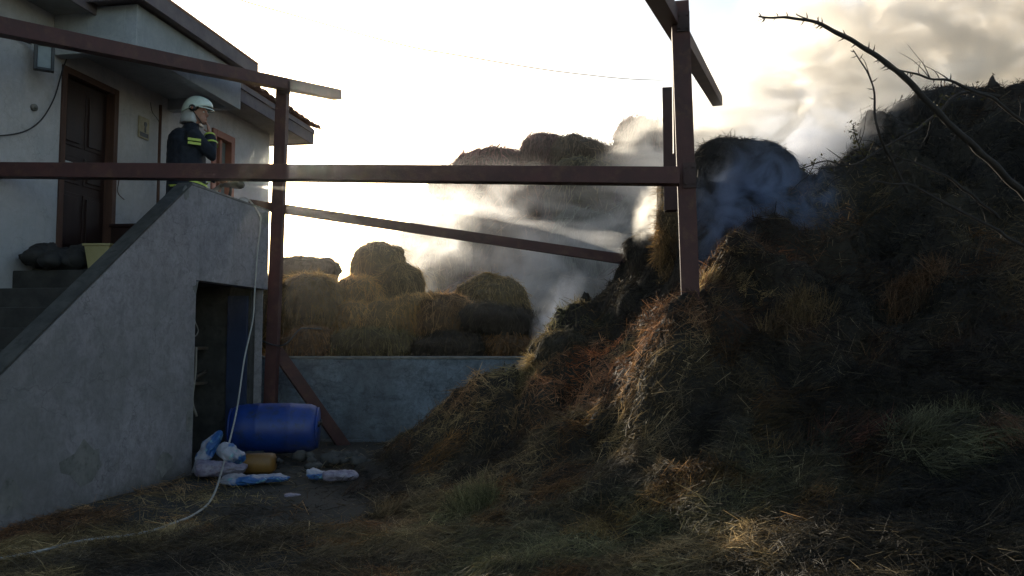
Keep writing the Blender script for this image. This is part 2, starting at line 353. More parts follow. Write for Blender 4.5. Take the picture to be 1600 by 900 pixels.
# heap sheet: everything that stands clear of the flat yard; it dips under the ground sheet at its foot
HZ = GZ - .03 * (GZ < .05)
V = np.c_[GX.ravel(), GY.ravel(), HZ.ravel()]
# ragged overhang: push steep parts sideways with noise
nx = len(gx); idx = np.arange(len(V)).reshape(GX.shape)
V[:, 0] += fbm(V + 20, 4, 3) * .07 * (V[:, 2] > .15); V[:, 1] += fbm(V + 31, 4, 3) * .09 * (V[:, 2] > .15)
Fq = np.stack([idx[:-1, :-1], idx[:-1, 1:], idx[1:, 1:], idx[1:, :-1]], -1).reshape(-1, 4)
keep = (GX[:-1, :-1].ravel() > -1.95) & ~((GY[:-1, :-1].ravel() > 10.85) & (HZ[:-1, :-1].ravel() < 1.0))
heap = link('hay_heap', numpy_mesh('hay_heap', V, Fq[keep], M['heap'], smooth=True))
tag(heap, 'tall smouldering heap of dark loose hay and straw filling the yard', 'hay heap', kind='stuff')

def palette(P, sunny=0.0):
    """Straw colours in patches: charred, brown, rust, olive, pale."""
    a = fbm(P, .55, 3) * 1.6; b = fbm(P + 40, .8, 3) * 1.7; c = fbm(P + 80, 1.6, 2) * 1.4; n = len(P)
    base = np.tile([.15, .115, .062], (n, 1)); 
    def lay(base, mask, col): mask = np.clip(mask, 0, 1)[:, None]; return base * (1 - mask) + np.array(col) * mask
    base = lay(base, b * 2.0 - .2, (.115, .115, .060)); base = lay(base, a * 2.2 - .25, (.20, .105, .055))
    base = lay(base, -a * 2.5 - .2, (.055, .048, .040)); base = lay(base, c * 2.2 - .55, (.24, .19, .10))
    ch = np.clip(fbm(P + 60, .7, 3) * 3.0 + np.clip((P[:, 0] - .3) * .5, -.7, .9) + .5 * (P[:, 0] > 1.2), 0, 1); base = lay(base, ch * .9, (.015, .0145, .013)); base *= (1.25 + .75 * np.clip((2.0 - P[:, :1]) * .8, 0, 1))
    base *= (.45 + 1.1 * rng.random((n, 1)) ** 1.6); pale = rng.random(n) < .13; base[pale] = base[pale] * 1.4 + np.array([.17, .145, .095]) * rng.random((pale.sum(), 1))
    return base * np.array([1.04, .97, .88])
# straws over the heap, thick near the camera
N0 = 950000
u = rng.random(N0); Yc = 2.3 + 9.0 * u ** 1.0; Xc = (rng.random(N0) * 2 - 1) * .72 * Yc + .0
kx = (Xc > -5.2) & (Xc < 8.8) & (rng.random(N0) < np.clip(5.2 / Yc, .3, 1.0) * .62); Xc, Yc = Xc[kx], Yc[kx]
Zc = gz(Xc, Yc)
dens = fbm(np.c_[Xc, Yc, Zc], 1.1, 3)
inyard = (Xc < -1.2) & (Zc < .12)
hx = (Xc + 3.025 - .16 * (Yc - 10))          # right of the stair wall
ok = (hx > .02) & (Yc < 10.75 + 2 * (Zc > 1.2)) & ~(inyard & (rng.random(len(Xc)) > np.clip(.42 + dens * .9 + (6.0 - Yc) * .14, .08, .95)))
Xc, Yc, Zc = Xc[ok], Yc[ok], Zc[ok]
e = .04; NX = (gz(Xc - e, Yc) - gz(Xc + e, Yc)) / (2 * e); NY = (gz(Xc, Yc - e) - gz(Xc, Yc + e)) / (2 * e)
NN = np.c_[NX, NY, np.ones(len(NX))]; NN /= np.linalg.norm(NN, axis=1, keepdims=True)
PP = np.c_[Xc, Yc, Zc]; PP[:, 0] += fbm(PP + 20, 4, 3) * .07 * (Zc > .15); PP[:, 1] += fbm(PP + 31, 4, 3) * .09 * (Zc > .15)
PP += NN * (rng.random((len(PP), 1)) ** 2 * .045)
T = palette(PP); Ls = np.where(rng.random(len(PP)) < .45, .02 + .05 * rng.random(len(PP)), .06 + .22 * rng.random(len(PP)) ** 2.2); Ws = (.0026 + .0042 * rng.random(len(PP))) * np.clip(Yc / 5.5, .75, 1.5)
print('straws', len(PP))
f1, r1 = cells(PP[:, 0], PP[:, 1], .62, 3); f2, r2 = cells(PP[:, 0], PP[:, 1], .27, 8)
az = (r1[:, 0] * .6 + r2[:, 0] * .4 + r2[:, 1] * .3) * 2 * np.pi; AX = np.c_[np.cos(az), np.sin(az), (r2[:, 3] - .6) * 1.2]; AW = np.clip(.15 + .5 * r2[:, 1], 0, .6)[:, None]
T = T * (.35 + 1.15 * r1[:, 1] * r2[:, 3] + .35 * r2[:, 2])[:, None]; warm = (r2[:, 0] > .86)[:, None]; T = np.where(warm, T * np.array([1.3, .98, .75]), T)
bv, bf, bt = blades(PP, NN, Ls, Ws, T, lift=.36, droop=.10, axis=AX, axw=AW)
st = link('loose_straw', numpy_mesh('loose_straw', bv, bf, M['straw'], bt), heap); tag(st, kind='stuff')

# tufts and torn wads with straws combed one way
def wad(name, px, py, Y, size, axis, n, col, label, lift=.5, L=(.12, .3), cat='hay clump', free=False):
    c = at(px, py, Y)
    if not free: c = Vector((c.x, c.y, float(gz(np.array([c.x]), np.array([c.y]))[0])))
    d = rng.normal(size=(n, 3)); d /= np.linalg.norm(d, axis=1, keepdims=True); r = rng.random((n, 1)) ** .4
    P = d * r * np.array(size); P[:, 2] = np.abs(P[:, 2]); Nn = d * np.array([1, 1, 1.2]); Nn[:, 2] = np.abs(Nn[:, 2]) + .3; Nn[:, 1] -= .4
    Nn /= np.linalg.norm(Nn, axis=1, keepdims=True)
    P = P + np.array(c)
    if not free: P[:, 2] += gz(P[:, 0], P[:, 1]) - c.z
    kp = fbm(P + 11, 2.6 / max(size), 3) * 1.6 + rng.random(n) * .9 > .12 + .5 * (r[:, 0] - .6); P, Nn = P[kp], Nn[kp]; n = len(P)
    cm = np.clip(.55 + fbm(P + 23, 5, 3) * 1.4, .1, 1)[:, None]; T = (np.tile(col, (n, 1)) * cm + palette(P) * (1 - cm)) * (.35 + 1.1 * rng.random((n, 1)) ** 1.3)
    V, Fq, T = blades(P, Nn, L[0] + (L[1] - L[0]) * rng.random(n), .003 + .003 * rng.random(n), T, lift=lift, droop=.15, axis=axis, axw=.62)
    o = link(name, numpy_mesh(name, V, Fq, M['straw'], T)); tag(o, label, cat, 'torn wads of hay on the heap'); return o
wad('hay_clump', 1500, 720, 4.6, (.42, .30, .16), (.8, .1, -.35), 5200, (.20, .19, .105), 'grey green wad of combed hay at the right of the heap', L=(.12, .3))
wad('hay_clump', 1480, 660, 4.8, (.30, .12, .14), (.1, -.2, 1), 1700, (.21, .20, .11), 'upright fringe of pale stalks above the grey green wad', lift=.9)
wad('hay_clump', 1350, 690, 4.95, (.38, .22, .08), (1, .2, .1), 1500, (.16, .065, .040), 'rust red layer of flattened hay left of the grey green wad')
wad('hay_clump', 1430, 490, 6.1, (.26, .18, .18), (.25, -.1, 1), 2000, (.20, .11, .055), 'orange brown tuft standing high on the dark slope', lift=.8)
wad('hay_clump', 1245, 590, 6.0, (.30, .16, .12), (.1, -.1, 1), 1500, (.26, .17, .075), 'straw brown tuft below the smoking hollow with stalks upright', lift=.9)
wad('hay_clump', 1130, 475, 6.6, (.45, .22, .10), (1, .6, .5), 3400, (.55, .38, .17), 'straw with sunlit gold painted in, just right of the tall steel post', lift=.8, L=(.06, .18))  # bright gold colour stands in for direct sun on this ridge
wad('hay_clump', 842, 590, 8.2, (.20, .22, .20), (.2, -.2, -1), 4200, (.60, .44, .20), 'straw with sunlit gold painted in, hanging at the left shoulder of the heap', lift=.6)  # colour raised to gold to imitate sun on the shoulder
wad('hay_clump', 1042, 410, 8.25, (.15, .2, .62), (.1, -.2, -1), 4200, (.70, .42, .14), 'straw with amber sunlight painted in, at the foot of the short post', lift=.8, L=(.06, .2), free=True)  # amber colour paints the sunlit edge of the slab
wad('hay_clump', 640, 800, 6.3, (.34, .22, .10), (.9, -.2, .2), 2600, (.27, .20, .11), 'pale brown wad of straw low at the foot of the heap', lift=.7)
wad('hay_clump', 740, 790, 5.9, (.22, .20, .16), (-.2, -.3, 1), 1800, (.22, .21, .10), 'olive tuft of hay near the bottom centre of the heap', lift=.9)
wad('hay_clump', 1560, 700, 4.5, (.12, .14, .22), (.2, -.4, -1), 1500, (.30, .17, .10), 'reddish torn edge at the right of the grey green wad', lift=.6)

# ground sheet to the horizon, terrace behind the wall
yd = MB(); n = 60
xs = [-180, -60, -20, -9, -5.5] + list(np.linspace(-5, 9, 30)) + [14, 30, 80, 180]; ys = [-50, -8, 0, 1.2] + list(np.linspace(2, 11.0, 26))
vs = [(x, y, (-.012 + .02 * noise.noise(Vector((x, y, 0)))) if abs(x) < 9 and y > 1 else -.02) for y in ys for x in xs]; k = len(xs)
yd.add(vs, [(j*k+i, j*k+i+1, (j+1)*k+i+1, (j+1)*k+i) for j in range(len(ys)-1) for i in range(k-1)])
tag(yd.build('ground', M['ground'], smooth=True), 'dark dirt yard strewn with straw', kind='structure')
te = MB(); ys = [11.2, 12, 14, 18, 30, 80, 180]; xs = [-180, -90, -40, -12, -4, 0, 4, 10, 30, 90, 180]; k = len(xs)
te.add([(x, y, 1.02 + .03 * noise.noise(Vector((x, y, 0)))) for y in ys for x in xs], [(j*k+i, j*k+i+1, (j+1)*k+i+1, (j+1)*k+i) for j in range(len(ys)-1) for i in range(k-1)])
tag(te.build('terrain', M['ground']), 'higher ground behind the low wall', kind='structure')

# ------------------------------------------------------------------ low retaining wall
rw = empty('retaining_wall', (0, 0, 0), 0, 'low pale blue plastered wall with dark stains behind the barrel', 'wall')
a = MB(); a.box((-4.6, 11.0, .0), (1.6, 11.22, 1.10)); a.build('wall_face', M['wall_plaster'], rw, bevel=.012)
a = MB(); a.box((-4.6, 10.955, -.1), (1.6, 11.21, .0)); a.box((-4.6, 10.93, -.1), (1.6, 10.98, .02)); a.build('plinth', M['wall_plaster'], rw, bevel=.01)
a = MB(); a.box((-4.6, 10.985, 1.10), (1.6, 11.24, 1.135)); a.build('coping', M['concrete'], rw, bevel=.01)

# ------------------------------------------------------------------ house (local frame: x out of the wall, y along it away from the camera)
house = empty('house', HO, HROT, 'white plastered house with brown door, porch canopy and tiled eaves', 'house')
Y0, Y1 = -6.0, onplane(420, 300, 0)[0]; LZ = 2.20
d0, dtop = onplane(97, 100, 0); d1, _ = onplane(185, 125, 0); dtop = 4.20
w0, wt = onplane(331, 190, 0); w1, wt2 = onplane(365, 212, 0); wt = 4.31; wb = 3.30
a = MB()
def wallpiece(y0, y1, z0, z1): a.box((-.28, y0, z0), (0, y1, z1))
wallpiece(Y0, d0, -.1, 4.66); wallpiece(d0, d1, -.1, LZ); wallpiece(d0, d1, dtop, 4.66); wallpiece(d1, w0, -.1, 4.66)
wallpiece(w0, w1, -.1, wb); wallpiece(w0, w1, wt, 4.66); wallpiece(w1, Y1, -.1, 4.66)
a.box((-6.5, Y1 - .28, -.1), (-.28, Y1 - .002, 4.66)); a.box((-6.5, Y0, -.1), (-.28, Y0 + .28, 4.66)); a.box((-6.8, Y0, -.1), (-6.5, Y1, 4.66))
a.build('wall', M['house_plaster'], house)
# door: frame, leaf with raised panels, handle
dr = MB(); dw = d1 - d0
for lo, hi in (((-.16, d0, LZ), (.02, d0 + .07, dtop)), ((-.16, d1 - .07, LZ), (.02, d1, dtop)), ((-.16, d0 + .07, dtop - .07), (.018, d1 - .07, dtop))): dr.box(lo, hi)
door = MB().box((-.13, d0 + .07, LZ + .03), (-.085, d1 - .07, dtop - .07)).build('door', M['door'], house, bevel=.004)
dr.build('door_frame', M['frame_wood'], door, bevel=.004)
pn = None
for j, (z0, z1) in enumerate(((LZ + .12, LZ + .72), (LZ + .82, LZ + 1.12), (LZ + 1.22, dtop - .17))):
    for y0, y1 in ((d0 + .13, d0 + dw/2 - .03), (d0 + dw/2 + .03, d1 - .13)):
        q = MB(); q.prism([(y0, z0), (y1, z0), (y1, z1), (y0, z1)], 0, -.085, -.075); q.prism([(y0+.04, z0+.04), (y1-.04, z0+.04), (y1-.04, z1-.04), (y0+.04, z1-.04)], 0, -.075, -.058)
        q.build('panel', M['door'], door, bevel=.004)
MB().tube([(-.085, d0 + .14, LZ + 1.02), (-.03, d0 + .14, LZ + 1.02), (-.03, d0 + .25, LZ + 1.02)], .011, 8).build('handle', M['silver'], door, True)
MB().box((-.28, d0 + .002, LZ - .001), (.05, d1 - .002, LZ + .03)).build('threshold', M['concrete'], house, bevel=.006)
# window
wn = MB()
for lo, hi in (((-.14, w0, wb), (.03, w0 + .10, wt)), ((-.14, w1 - .10, wb), (.03, w1, wt)), ((-.14, w0 + .10, wt - .10), (.03, w1 - .10, wt)), ((-.14, w0 + .10, wb), (.03, w1 - .10, wb + .08)),
    ((-.12, (w0 + w1)/2 - .03, wb + .08), (-.02, (w0 + w1)/2 + .03, wt - .10))): wn.box(lo, hi)
win = wn.build('window', M['brown_paint'], house, bevel=.006)
for y0, y1 in ((w0 + .10, (w0+w1)/2 - .03), ((w0+w1)/2 + .03, w1 - .10)): MB().box((-.08, y0 + .002, wb + .082), (-.07, y1 - .002, wt - .102)).build('pane', M['glass'], win)
MB().box((.0, w0 - .06, wb - .05), (.09, w1 + .06, wb - .004)).build('sill', M['concrete'], win, bevel=.006)
# eaves: soffit, fascia, roof slab, one tile per column along the edge
EZ = 4.87
MB().box((-.3, Y0 - .3, 4.66), (.45, Y1 + .62, 4.70)).build('soffit', M['soffit'], house)
MB().box((.45, Y0 - .3, 4.63), (.475, Y1 + .62, 4.87)).box((.476, Y0 - .3, 4.80), (.50, Y1 + .62, 4.875)).build('fascia', M['fascia'], house, bevel=.004)
MB().box((-6.9, Y1 + .621, 4.63), (.475, Y1 + .645, 4.87)).box((-6.9, Y1 + .01, 4.66), (-.302, Y1 + .62, 4.70)).build('end_fascia', M['fascia'], house, bevel=.004)
rf = MB(); rf.prism([(.47, 4.875), (.47, 4.90), (-3.2, 6.22), (-6.9, 4.90), (-6.9, 4.875)], 1, Y0 - .3, Y1 + .64)
roof = rf.build('roof', M['tile'], house)
def tile_mesh():
    b = MB(); r = []
    for t, zz in ((0, 0), (.42, .15)):
        r.append([(-t, math.cos(q) * .105, .06 * math.sin(q) + zz) for q in np.linspace(0, math.pi, 8)] + [(-t, math.cos(q) * .09, .045 * math.sin(q) + zz - .004) for q in np.linspace(math.pi, 0, 8)])
    b.loft(r); return b
t0 = tile_mesh().build('tile', M['tile'], roof, True); ty = Y0 - .2; t0.location = (.545, ty, 4.90); k = 0
while ty < Y1 + .5:
    ty += .215; k += 1
    for row in (0, 1): share(t0, roof, (.545 + random.uniform(-.012, .012) - row * .38, ty, 4.905 + row * .137 + random.uniform(-.004, .012)), (random.uniform(-.03, .03), random.uniform(-.02, .03), random.uniform(-.04, .04)), name='tile')
# porch canopy slab with deep plastered upstand and a recessed soffit; porch roof over it
ca0, _ = onplane(212, 83, .92); ca1, _ = onplane(376, 165, .92); cz = 4.25; ct = 4.72; cx = .92; e = .13
cn = MB()
cn.box((cx - e, ca0, cz), (cx, ca1, ct)); cn.box((.0, ca0, cz), (cx - e, ca0 + e, ct)); cn.box((.0, ca1 - e, cz), (cx - e, ca1, ct)); cn.box((.0, ca0 + e, cz + .14), (cx - e, ca1 - e, ct))
canopy = cn.build('canopy', M['canopy_plaster'], house, bevel=.006)
MB().box((.476, ca0 - .14, 4.74), (1.02, ca1 + .2, 4.78)).box((1.02, ca0 - .14, 4.72), (1.045, ca1 + .2, 4.88)).box((.476, ca0 - .165, 4.70), (1.045, ca0 - .141, 4.88)).build('porch_eaves', M['fascia'], house, bevel=.004)
MB().prism([(1.04, 4.885), (1.05, 4.91), (.40, 5.12), (.40, 4.885)], 1, ca0 - .16, ca1 + .2).build('porch_roof', M['tile'], house)
# pipe, plaque, wall lamp, bell, cables
pa, _ = onplane(250, 200, .07)
MB().tube([(.07, pa, 4.24), (.07, pa, LZ + .04)], .018, 10).build('downpipe', M['frame_wood'], house, True)
for z in (2.6, 3.4): MB().tube([(.07, pa, z), (.07, pa, z + .03)], .024, 10).build('pipe_clip', M['black'], house, True)
p0, pz1 = onplane(218, 180, .02); p1, pz0 = onplane(233, 220, .02)
q = MB().box((0.001, p0, pz0), (.02, p1, pz1)); pl = q.build('wall_plaque', M['plaque'], house, bevel=.004)
MB().tube([(.02, (p0+p1)/2 + .02, (pz0+pz1)/2 + .05), (.024, (p0+p1)/2 + .02, (pz0+pz1)/2 + .05)], .03, 12).box((.02, (p0+p1)/2 + .005, (pz0+pz1)/2 - .05), (.023, (p0+p1)/2 + .035, (pz0+pz1)/2 + .03)).box((.02, p0 + .02, pz0 + .02), (.023, p1 - .02, pz0 + .07)).build('dark_mark', M['black'], pl)
l0, lz1 = onplane(49, 70, .10); l1, lz0 = onplane(80, 110, .16)
lamp = empty('wall_floodlight', hw(.16, (l0 + l1)/2, (lz0 + lz1)/2), HROT + R(-50), 'black framed square floodlight on the wall left of the door', 'floodlight')
lh = .138
q = MB(); fw = .088; q.box((-.02, -fw, -lh), (.05, -fw + .034, lh)); q.box((-.02, fw - .028, -lh), (.05, fw, lh)); q.box((-.02, -fw + .028, lh - .028), (.05, fw - .028, lh)); q.box((-.02, -fw + .028, -lh), (.05, fw - .028, -lh + .028)); q.box((-.04, -fw + .01, -lh + .01), (-.02, fw - .01, lh - .01))
q.build('lamp_frame', M['black'], lamp, bevel=.005); MB().box((.0, -fw + .03, -lh + .03), (.02, fw - .03, lh - .03)).build('lamp_glass', M['glass'], lamp)
MB().tube([(-.04, 0, 0), (-.10, .02, -.02), (-.15, .05, -.03)], .012, 8).build('bracket', M['black'], lamp, True)
b0, bz = onplane(54, 168, .02)
o = MB().tube([(0.002, b0, bz), (.03, b0, bz)], .035, 14).tube([(.03, b0, bz), (.045, b0, bz)], .016, 10).build('wall_rosette', M['concrete'], house, True)
def hp(px, py, c=.02): y, z = onplane(px, py, c); return hw(c, y, z)
def cable(name, P, r, m, label, cat='cable', group=None, n=6):
    return tag(MB().tube(spline(P, n), r, 6).build(name, m, smooth=True), label, cat, group)
cable('lamp_cable', [hp(-30, 38), hp(0, 48), hp(25, 60), hp(49, 69, .05)], .006, M['black'], 'thin black cable running to the wall floodlight')
cable('wall_cable', [hp(131, 10, .03), hp(120, 40, .03), hp(107, 83, .03), hp(97, 112, .03), hp(84, 155, .03), hp(62, 190, .03), hp(30, 208, .03), hp(-30, 214, .03)], .007, M['black'], 'black cable sagging down the white wall beside the door')
cable('door_wire', [hp(183, 215), hp(180, 240), hp(186, 275), hp(184, 300), hp(194, 312)], .005, M['frame_wood'], 'thin loose wire hanging beside the door frame')
cable('pipe_wire', [hp(235, 160), hp(238, 175), hp(246, 186), hp(252, 200)], .004, M['black'], 'thin wire looping to the downpipe under the canopy')

# ------------------------------------------------------------------ outside stair with storage room under its landing
SX = 1.30; T_ = .15
stair = empty('concrete_staircase', HO, HROT, 'concrete staircase with stained plaster side wall over a small storeroom', 'staircase')
yL, zL = onplane(0, 590, SX); yA, zA = onplane(300, 296, SX); yC, zC = onplane(421, 325, SX)
slope = (zA - zL) / (yA - yL); yS = -6.3
zTop = (zA + zC) / 2
j0, _ = onplane(303, 600, SX); j1, _ = onplane(408, 600, SX - .03); _, zl = onplane(306, 441, SX); lt = 1.985
yF = yL - (zL - .85) / slope               # wall end rises from the ground
a = MB()
a.prism([(yF, -.15), (j0, -.15), (j0, zTop), (yA, zTop), (yF, .85)], 0, SX - T_, SX)
a.prism([(j0, lt), (yC, lt), (yC, zTop - .002), (j0, zTop)], 0, SX - T_, SX)
a.box((SX - T_ + .02, j1, -.15), (SX - .03, yC - .06, lt))
side = a.build('side_wall', M['stair_plaster'], stair, bevel=.012)
a = MB(); a.prism([(yF - .02, .85), (yA, zTop + .001), (yA, zTop + .03), (yF - .02, .88)], 0, SX - T_ - .012, SX + .006); a.build('sloping_coping', M['dark_concrete'], stair, bevel=.006)
a = MB(); a.prism([(yA + .001, zTop + .001), (yC + .01, zTop + .001), (yC + .01, zTop + .022), (yA + .001, zTop + .03)], 0, SX - T_ - .012, SX + .004); a.build('level_coping', M['concrete'], stair, bevel=.006)
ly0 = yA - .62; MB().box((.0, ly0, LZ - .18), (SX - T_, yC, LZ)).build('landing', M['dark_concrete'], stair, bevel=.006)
nst = 11; rise = LZ / (nst + 1); run = rise / slope
for i in range(nst):
    zt = LZ - rise * (i + 1); y1 = ly0 - run * i
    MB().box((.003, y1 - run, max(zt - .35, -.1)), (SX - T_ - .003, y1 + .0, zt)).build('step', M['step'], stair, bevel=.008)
for cy_, cz_, ra, sd_ in ((j0 + .06, 1.90, .10, 1), (j0 - .03, .55, .16, 2), (yA - 1.5, .35, .22, 3), (yA - .1, zTop - .10, .09, 4), (yC - .15, zTop - .12, .12, 5), (yA - 2.3, .22, .17, 6), (j0 - .5, .18, .15, 7)):
    rq = random.Random(sd_); pg = [(cy_ + ra * rq.uniform(.5, 1.1) * math.cos(t) * (1.3 if sd_ % 2 else .8), max(.01, cz_ + ra * rq.uniform(.4, 1.0) * math.sin(t))) for t in [2 * math.pi * k / 11 for k in range(11)]]
    pg = [(max(min(y_, yC - .01), yF), z_) if (z_ > lt or not j0 < y_ < yC) else (j0 - .005, z_) for y_, z_ in pg]; pg = [(y_, min(z_, zTop - .01)) for y_, z_ in pg]
    MB().prism(pg, 0, SX - .01, SX + .0025).build('bare_patch', M['concrete'], stair)
# storeroom shell
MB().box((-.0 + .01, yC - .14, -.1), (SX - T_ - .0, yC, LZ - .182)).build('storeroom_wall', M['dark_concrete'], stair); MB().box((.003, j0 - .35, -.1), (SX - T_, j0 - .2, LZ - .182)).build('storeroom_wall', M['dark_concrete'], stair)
MB().box((.86, j1 - .10, 0), (SX - T_ - .03, j1 - .06, 1.9)).build('storeroom_door', M['bluedoor'], stair, bevel=.004)
# things in the storeroom: shelf with jumbled pots, leaning poles
def hloc(c, y, z): return hw(c, y, z)
for i, (y, z, r) in enumerate([(j0 + .15, 1.42, .07), (j0 + .33, 1.40, .06), (j0 + .52, 1.36, .08), (j0 + .70, 1.44, .06), (j0 + .45, 1.05, .09), (j0 + .75, .98, .07)]):
    p = hloc(.45, y, z - r); prof = [(.0, .7), (.3, 1), (1.2, 1.05), (1.5, .8), (1.9, .75)]
    tag(MB().tube([p + Vector((0, 0, r * t)) for t, k in prof], [r * k for t, k in prof], 12).build('storage_pot', M['junk'], smooth=True),
        ['dim round pot high on the storeroom shelf nearest the left jamb', 'smaller pot second from left on the upper shelf', 'wide pot third on the upper shelf', 'last pot of the upper shelf by the blue door', 'biggest pot on the lower shelf', 'pot on the lower shelf by the blue door'][i], 'pot', 'pots on the storeroom shelves')
sh = empty('storage_shelf', HO, HROT, 'rough dark shelf inside the storeroom', 'shelf')
for z in (1.28, .86): MB().box((.25, j0 - .1, z - .035), (.65, j1 - .15, z)).build('board', M['junk'], sh, bevel=.004)
for y in (j0 - .08, j1 - .2): MB().box((.27, y, 0), (.32, y + .05, 1.6)).build('upright', M['junk'], sh)
cable('leaning_pole', [hw(1.0, j0 + .05, .62), hw(.8, j0 + .55, .82), hw(.6, j1 - .1, .98)], .022, M['junk'], 'old stick lying slanted across the storeroom doorway', 'pole')
cable('cord', [hw(SX - .12, j0 + .10, 1.72), hw(SX - .12, j0 + .105, 1.5), hw(SX - .12, j0 + .11, 1.0), hw(SX - .10, j0 + .12, .35)], .007, M['hose_old'], 'thin pale cord hanging at the left of the doorway')
q = MB(); p = hw(SX - .11, j0 + .10, 1.38); q.tube([p, p + Vector((0, 0, .05)), p + Vector((0, 0, .09))], [.034, .026, .014], 12)
tag(q.build('socket_plug', M['white_plastic'], smooth=True), 'small white plug on the hanging cord', 'plug')
cable('cord_loop', [hw(SX - .12, j0 + .12, 1.66), hw(SX - .12, j0 + .2, 1.55), hw(SX - .12, j0 + .26, 1.46), hw(SX - .12, j0 + .2, 1.40), hw(SX - .12, j0 + .1, 1.39)], .006, M['hose_old'], 'bent loop of pale wire beside the white plug')
cable('hanging_hose', [hw(.95, j0 + .62, 1.28), hw(.96, j0 + .60, 1.0), hw(.98, j0 + .52, .7), hw(1.0, j0 + .58, .52)], .013, M['hose_old'], 'short length of grey hose hanging in the storeroom doorway', 'hose')
# things on the landing and stairs
bx = empty('wooden_chest', hw(.22, d1 + .34, LZ), HROT, 'low dark red wooden chest on the landing right of the door', 'chest')
MB().box((-.2, -.42, 0), (.22, .55, .42)).build('chest_body', M['door'], bx, bevel=.008); MB().box((-.21, -.44, .42), (.24, .57, .455)).build('lid', M['door'], bx, bevel=.006)
MB().prism([(-.05, .455), (.08, .455), (.12, .55), (.05, .6), (-.02, .56)], 0, -.1, .1).build('wrapped_bundle', M['junk'], bx)
y, z = onplane(162, 405, .80)
tub = empty('plastic_tub', hw(.80, y, 2.035), HROT + .1, 'square cream plastic tub standing at the top of the steps', 'tub')
q = MB()
rr = [(.095, 0), (.122, .215), (.136, .217), (.136, .235), (.120, .235), (.114, .20), (.09, .02)]
q.loft([[(sx * r, sy * r, zz) for sx, sy in ((-1, -1), (-.6, -1.05), (.6, -1.05), (1, -1), (1.05, -.6), (1.05, .6), (1, 1), (.6, 1.05), (-.6, 1.05), (-1, 1), (-1.05, .6), (-1.05, -.6))] for r, zz in rr]); q.build('tub_body', M['tub'], tub)
hd_ = MB().box((-.12, -.06, .08), (-.112, .06, .16)).build('tub_label', M['orange'], tub)
def lumps(name, c, n, size, m, label, cat, r=(.05, .12), seed=1):
    rd = random.Random(seed); q = MB()
    for i in range(n):
        s = rd.uniform(*r) * .8; q.ell(Vector(c) + Vector((rd.uniform(-1, 1) * size[0], rd.uniform(-1, 1) * size[1], rd.uniform(0, 1) * size[2])), (s * rd.uniform(.8, 1.6), s * rd.uniform(.8, 1.6), s * rd.uniform(.5, .9)), Matrix.Rotation(rd.uniform(0, 6), 3, 'Z'), 16, 11)
    o = q.build(name, m, smooth=True); dp = o.modifiers.new('d', 'DISPLACE'); tx = bpy.data.textures.new('lump', 'CLOUDS'); tx.noise_scale = .07; dp.texture = tx; dp.strength = .09; return tag(o, label, cat)
for i, (cc, sz, lb) in enumerate([(hw(.35, ly0 - .1, LZ - .12), (.2, .22, .12), 'dark lumpy sack slumped on the top steps by the wall')]):
    lumps('rubbish_bag', cc, 26, sz, M['rubber'], lb, 'bag', (.09, .17), i)

# ------------------------------------------------------------------ steel shed frame (each member hollow box section)
def member(name, A, B, s, m, label, cat, group='members of the steel shed frame', roll=0, wall=.012, s2=None):
    A, B = Vector(A), Vector(B); t = (B - A); L = t.length; q = t.to_track_quat('Z', 'Y').to_matrix().to_4x4()
    h = s / 2; g = (s2 or s) / 2; mb = MB()
    def sq(a, b, z): return [(-a, -b, z), (a, -b, z), (a, b, z), (-a, b, z)]
    mb.loft([sq(h - wall, g - wall, .35), sq(h - wall, g - wall, 0), sq(h, g, 0), sq(h, g, L), sq(h - wall, g - wall, L), sq(h - wall, g - wall, L - .35)], cap=True)
    o = mb.build(name, m, bevel=.004); o.matrix_world = Matrix.Translation(A) @ q @ Matrix.Rotation(roll, 4, 'Z'); return tag(o, label, cat, group)
def upr(px0, py0, px1, py1, Y): return at(px0, py0, Y), at(px1, py1, Y)
LP0 = at(421, 640, 10.2); LP0.z = -.05; LP1 = at(442.5, 131, 10.2)
o = member('steel_post', LP0, LP1, .142, M['steel'], 'slim dark red steel post standing at the corner of the staircase wall', 'post')
o.rotation_mode = 'QUATERNION'
RP0 = at(1079, 470, 6.3); RP0 = RP0 + (RP0 - at(1062, 4, 6.3)).normalized() * .5; RP1 = at(1062, 6, 6.3)
member('steel_post', RP0, RP1, .140, M['steel'], 'tall dark red steel post rising out of the burning hay', 'post', roll=R(-11))
member('steel_strip', at(1054, 240, 6.42), at(1050.5, -60, 6.42), .045, M['steel'], 'narrow steel strip running up behind the tall post', 'strip', s2=.02)
member('steel_post', at(1049, 330, 6.95), at(1046, 139, 6.95), .125, M['steel_dark'], 'short blackened post stub close behind the tall post', 'post', roll=R(-11))
BA = at(-90, 265.5, 7.45); BB = at(1062, 276, 6.175)
member('steel_beam', BA, BB, .132, M['steel'], 'long level dark red beam crossing in front of the firefighter', 'beam')
# sloping rafters, both rising away
RA = Vector((-4.14, 6.5, 3.93)); rd = Vector((1.24, 3.7, .72)); rn = rd.normalized()
member('steel_rafter', RA - rd * .35, RA + rd * 1.315, .140, M['steel'], 'sloping red rafter crossing above the fireman and ending past the slim post', 'rafter')
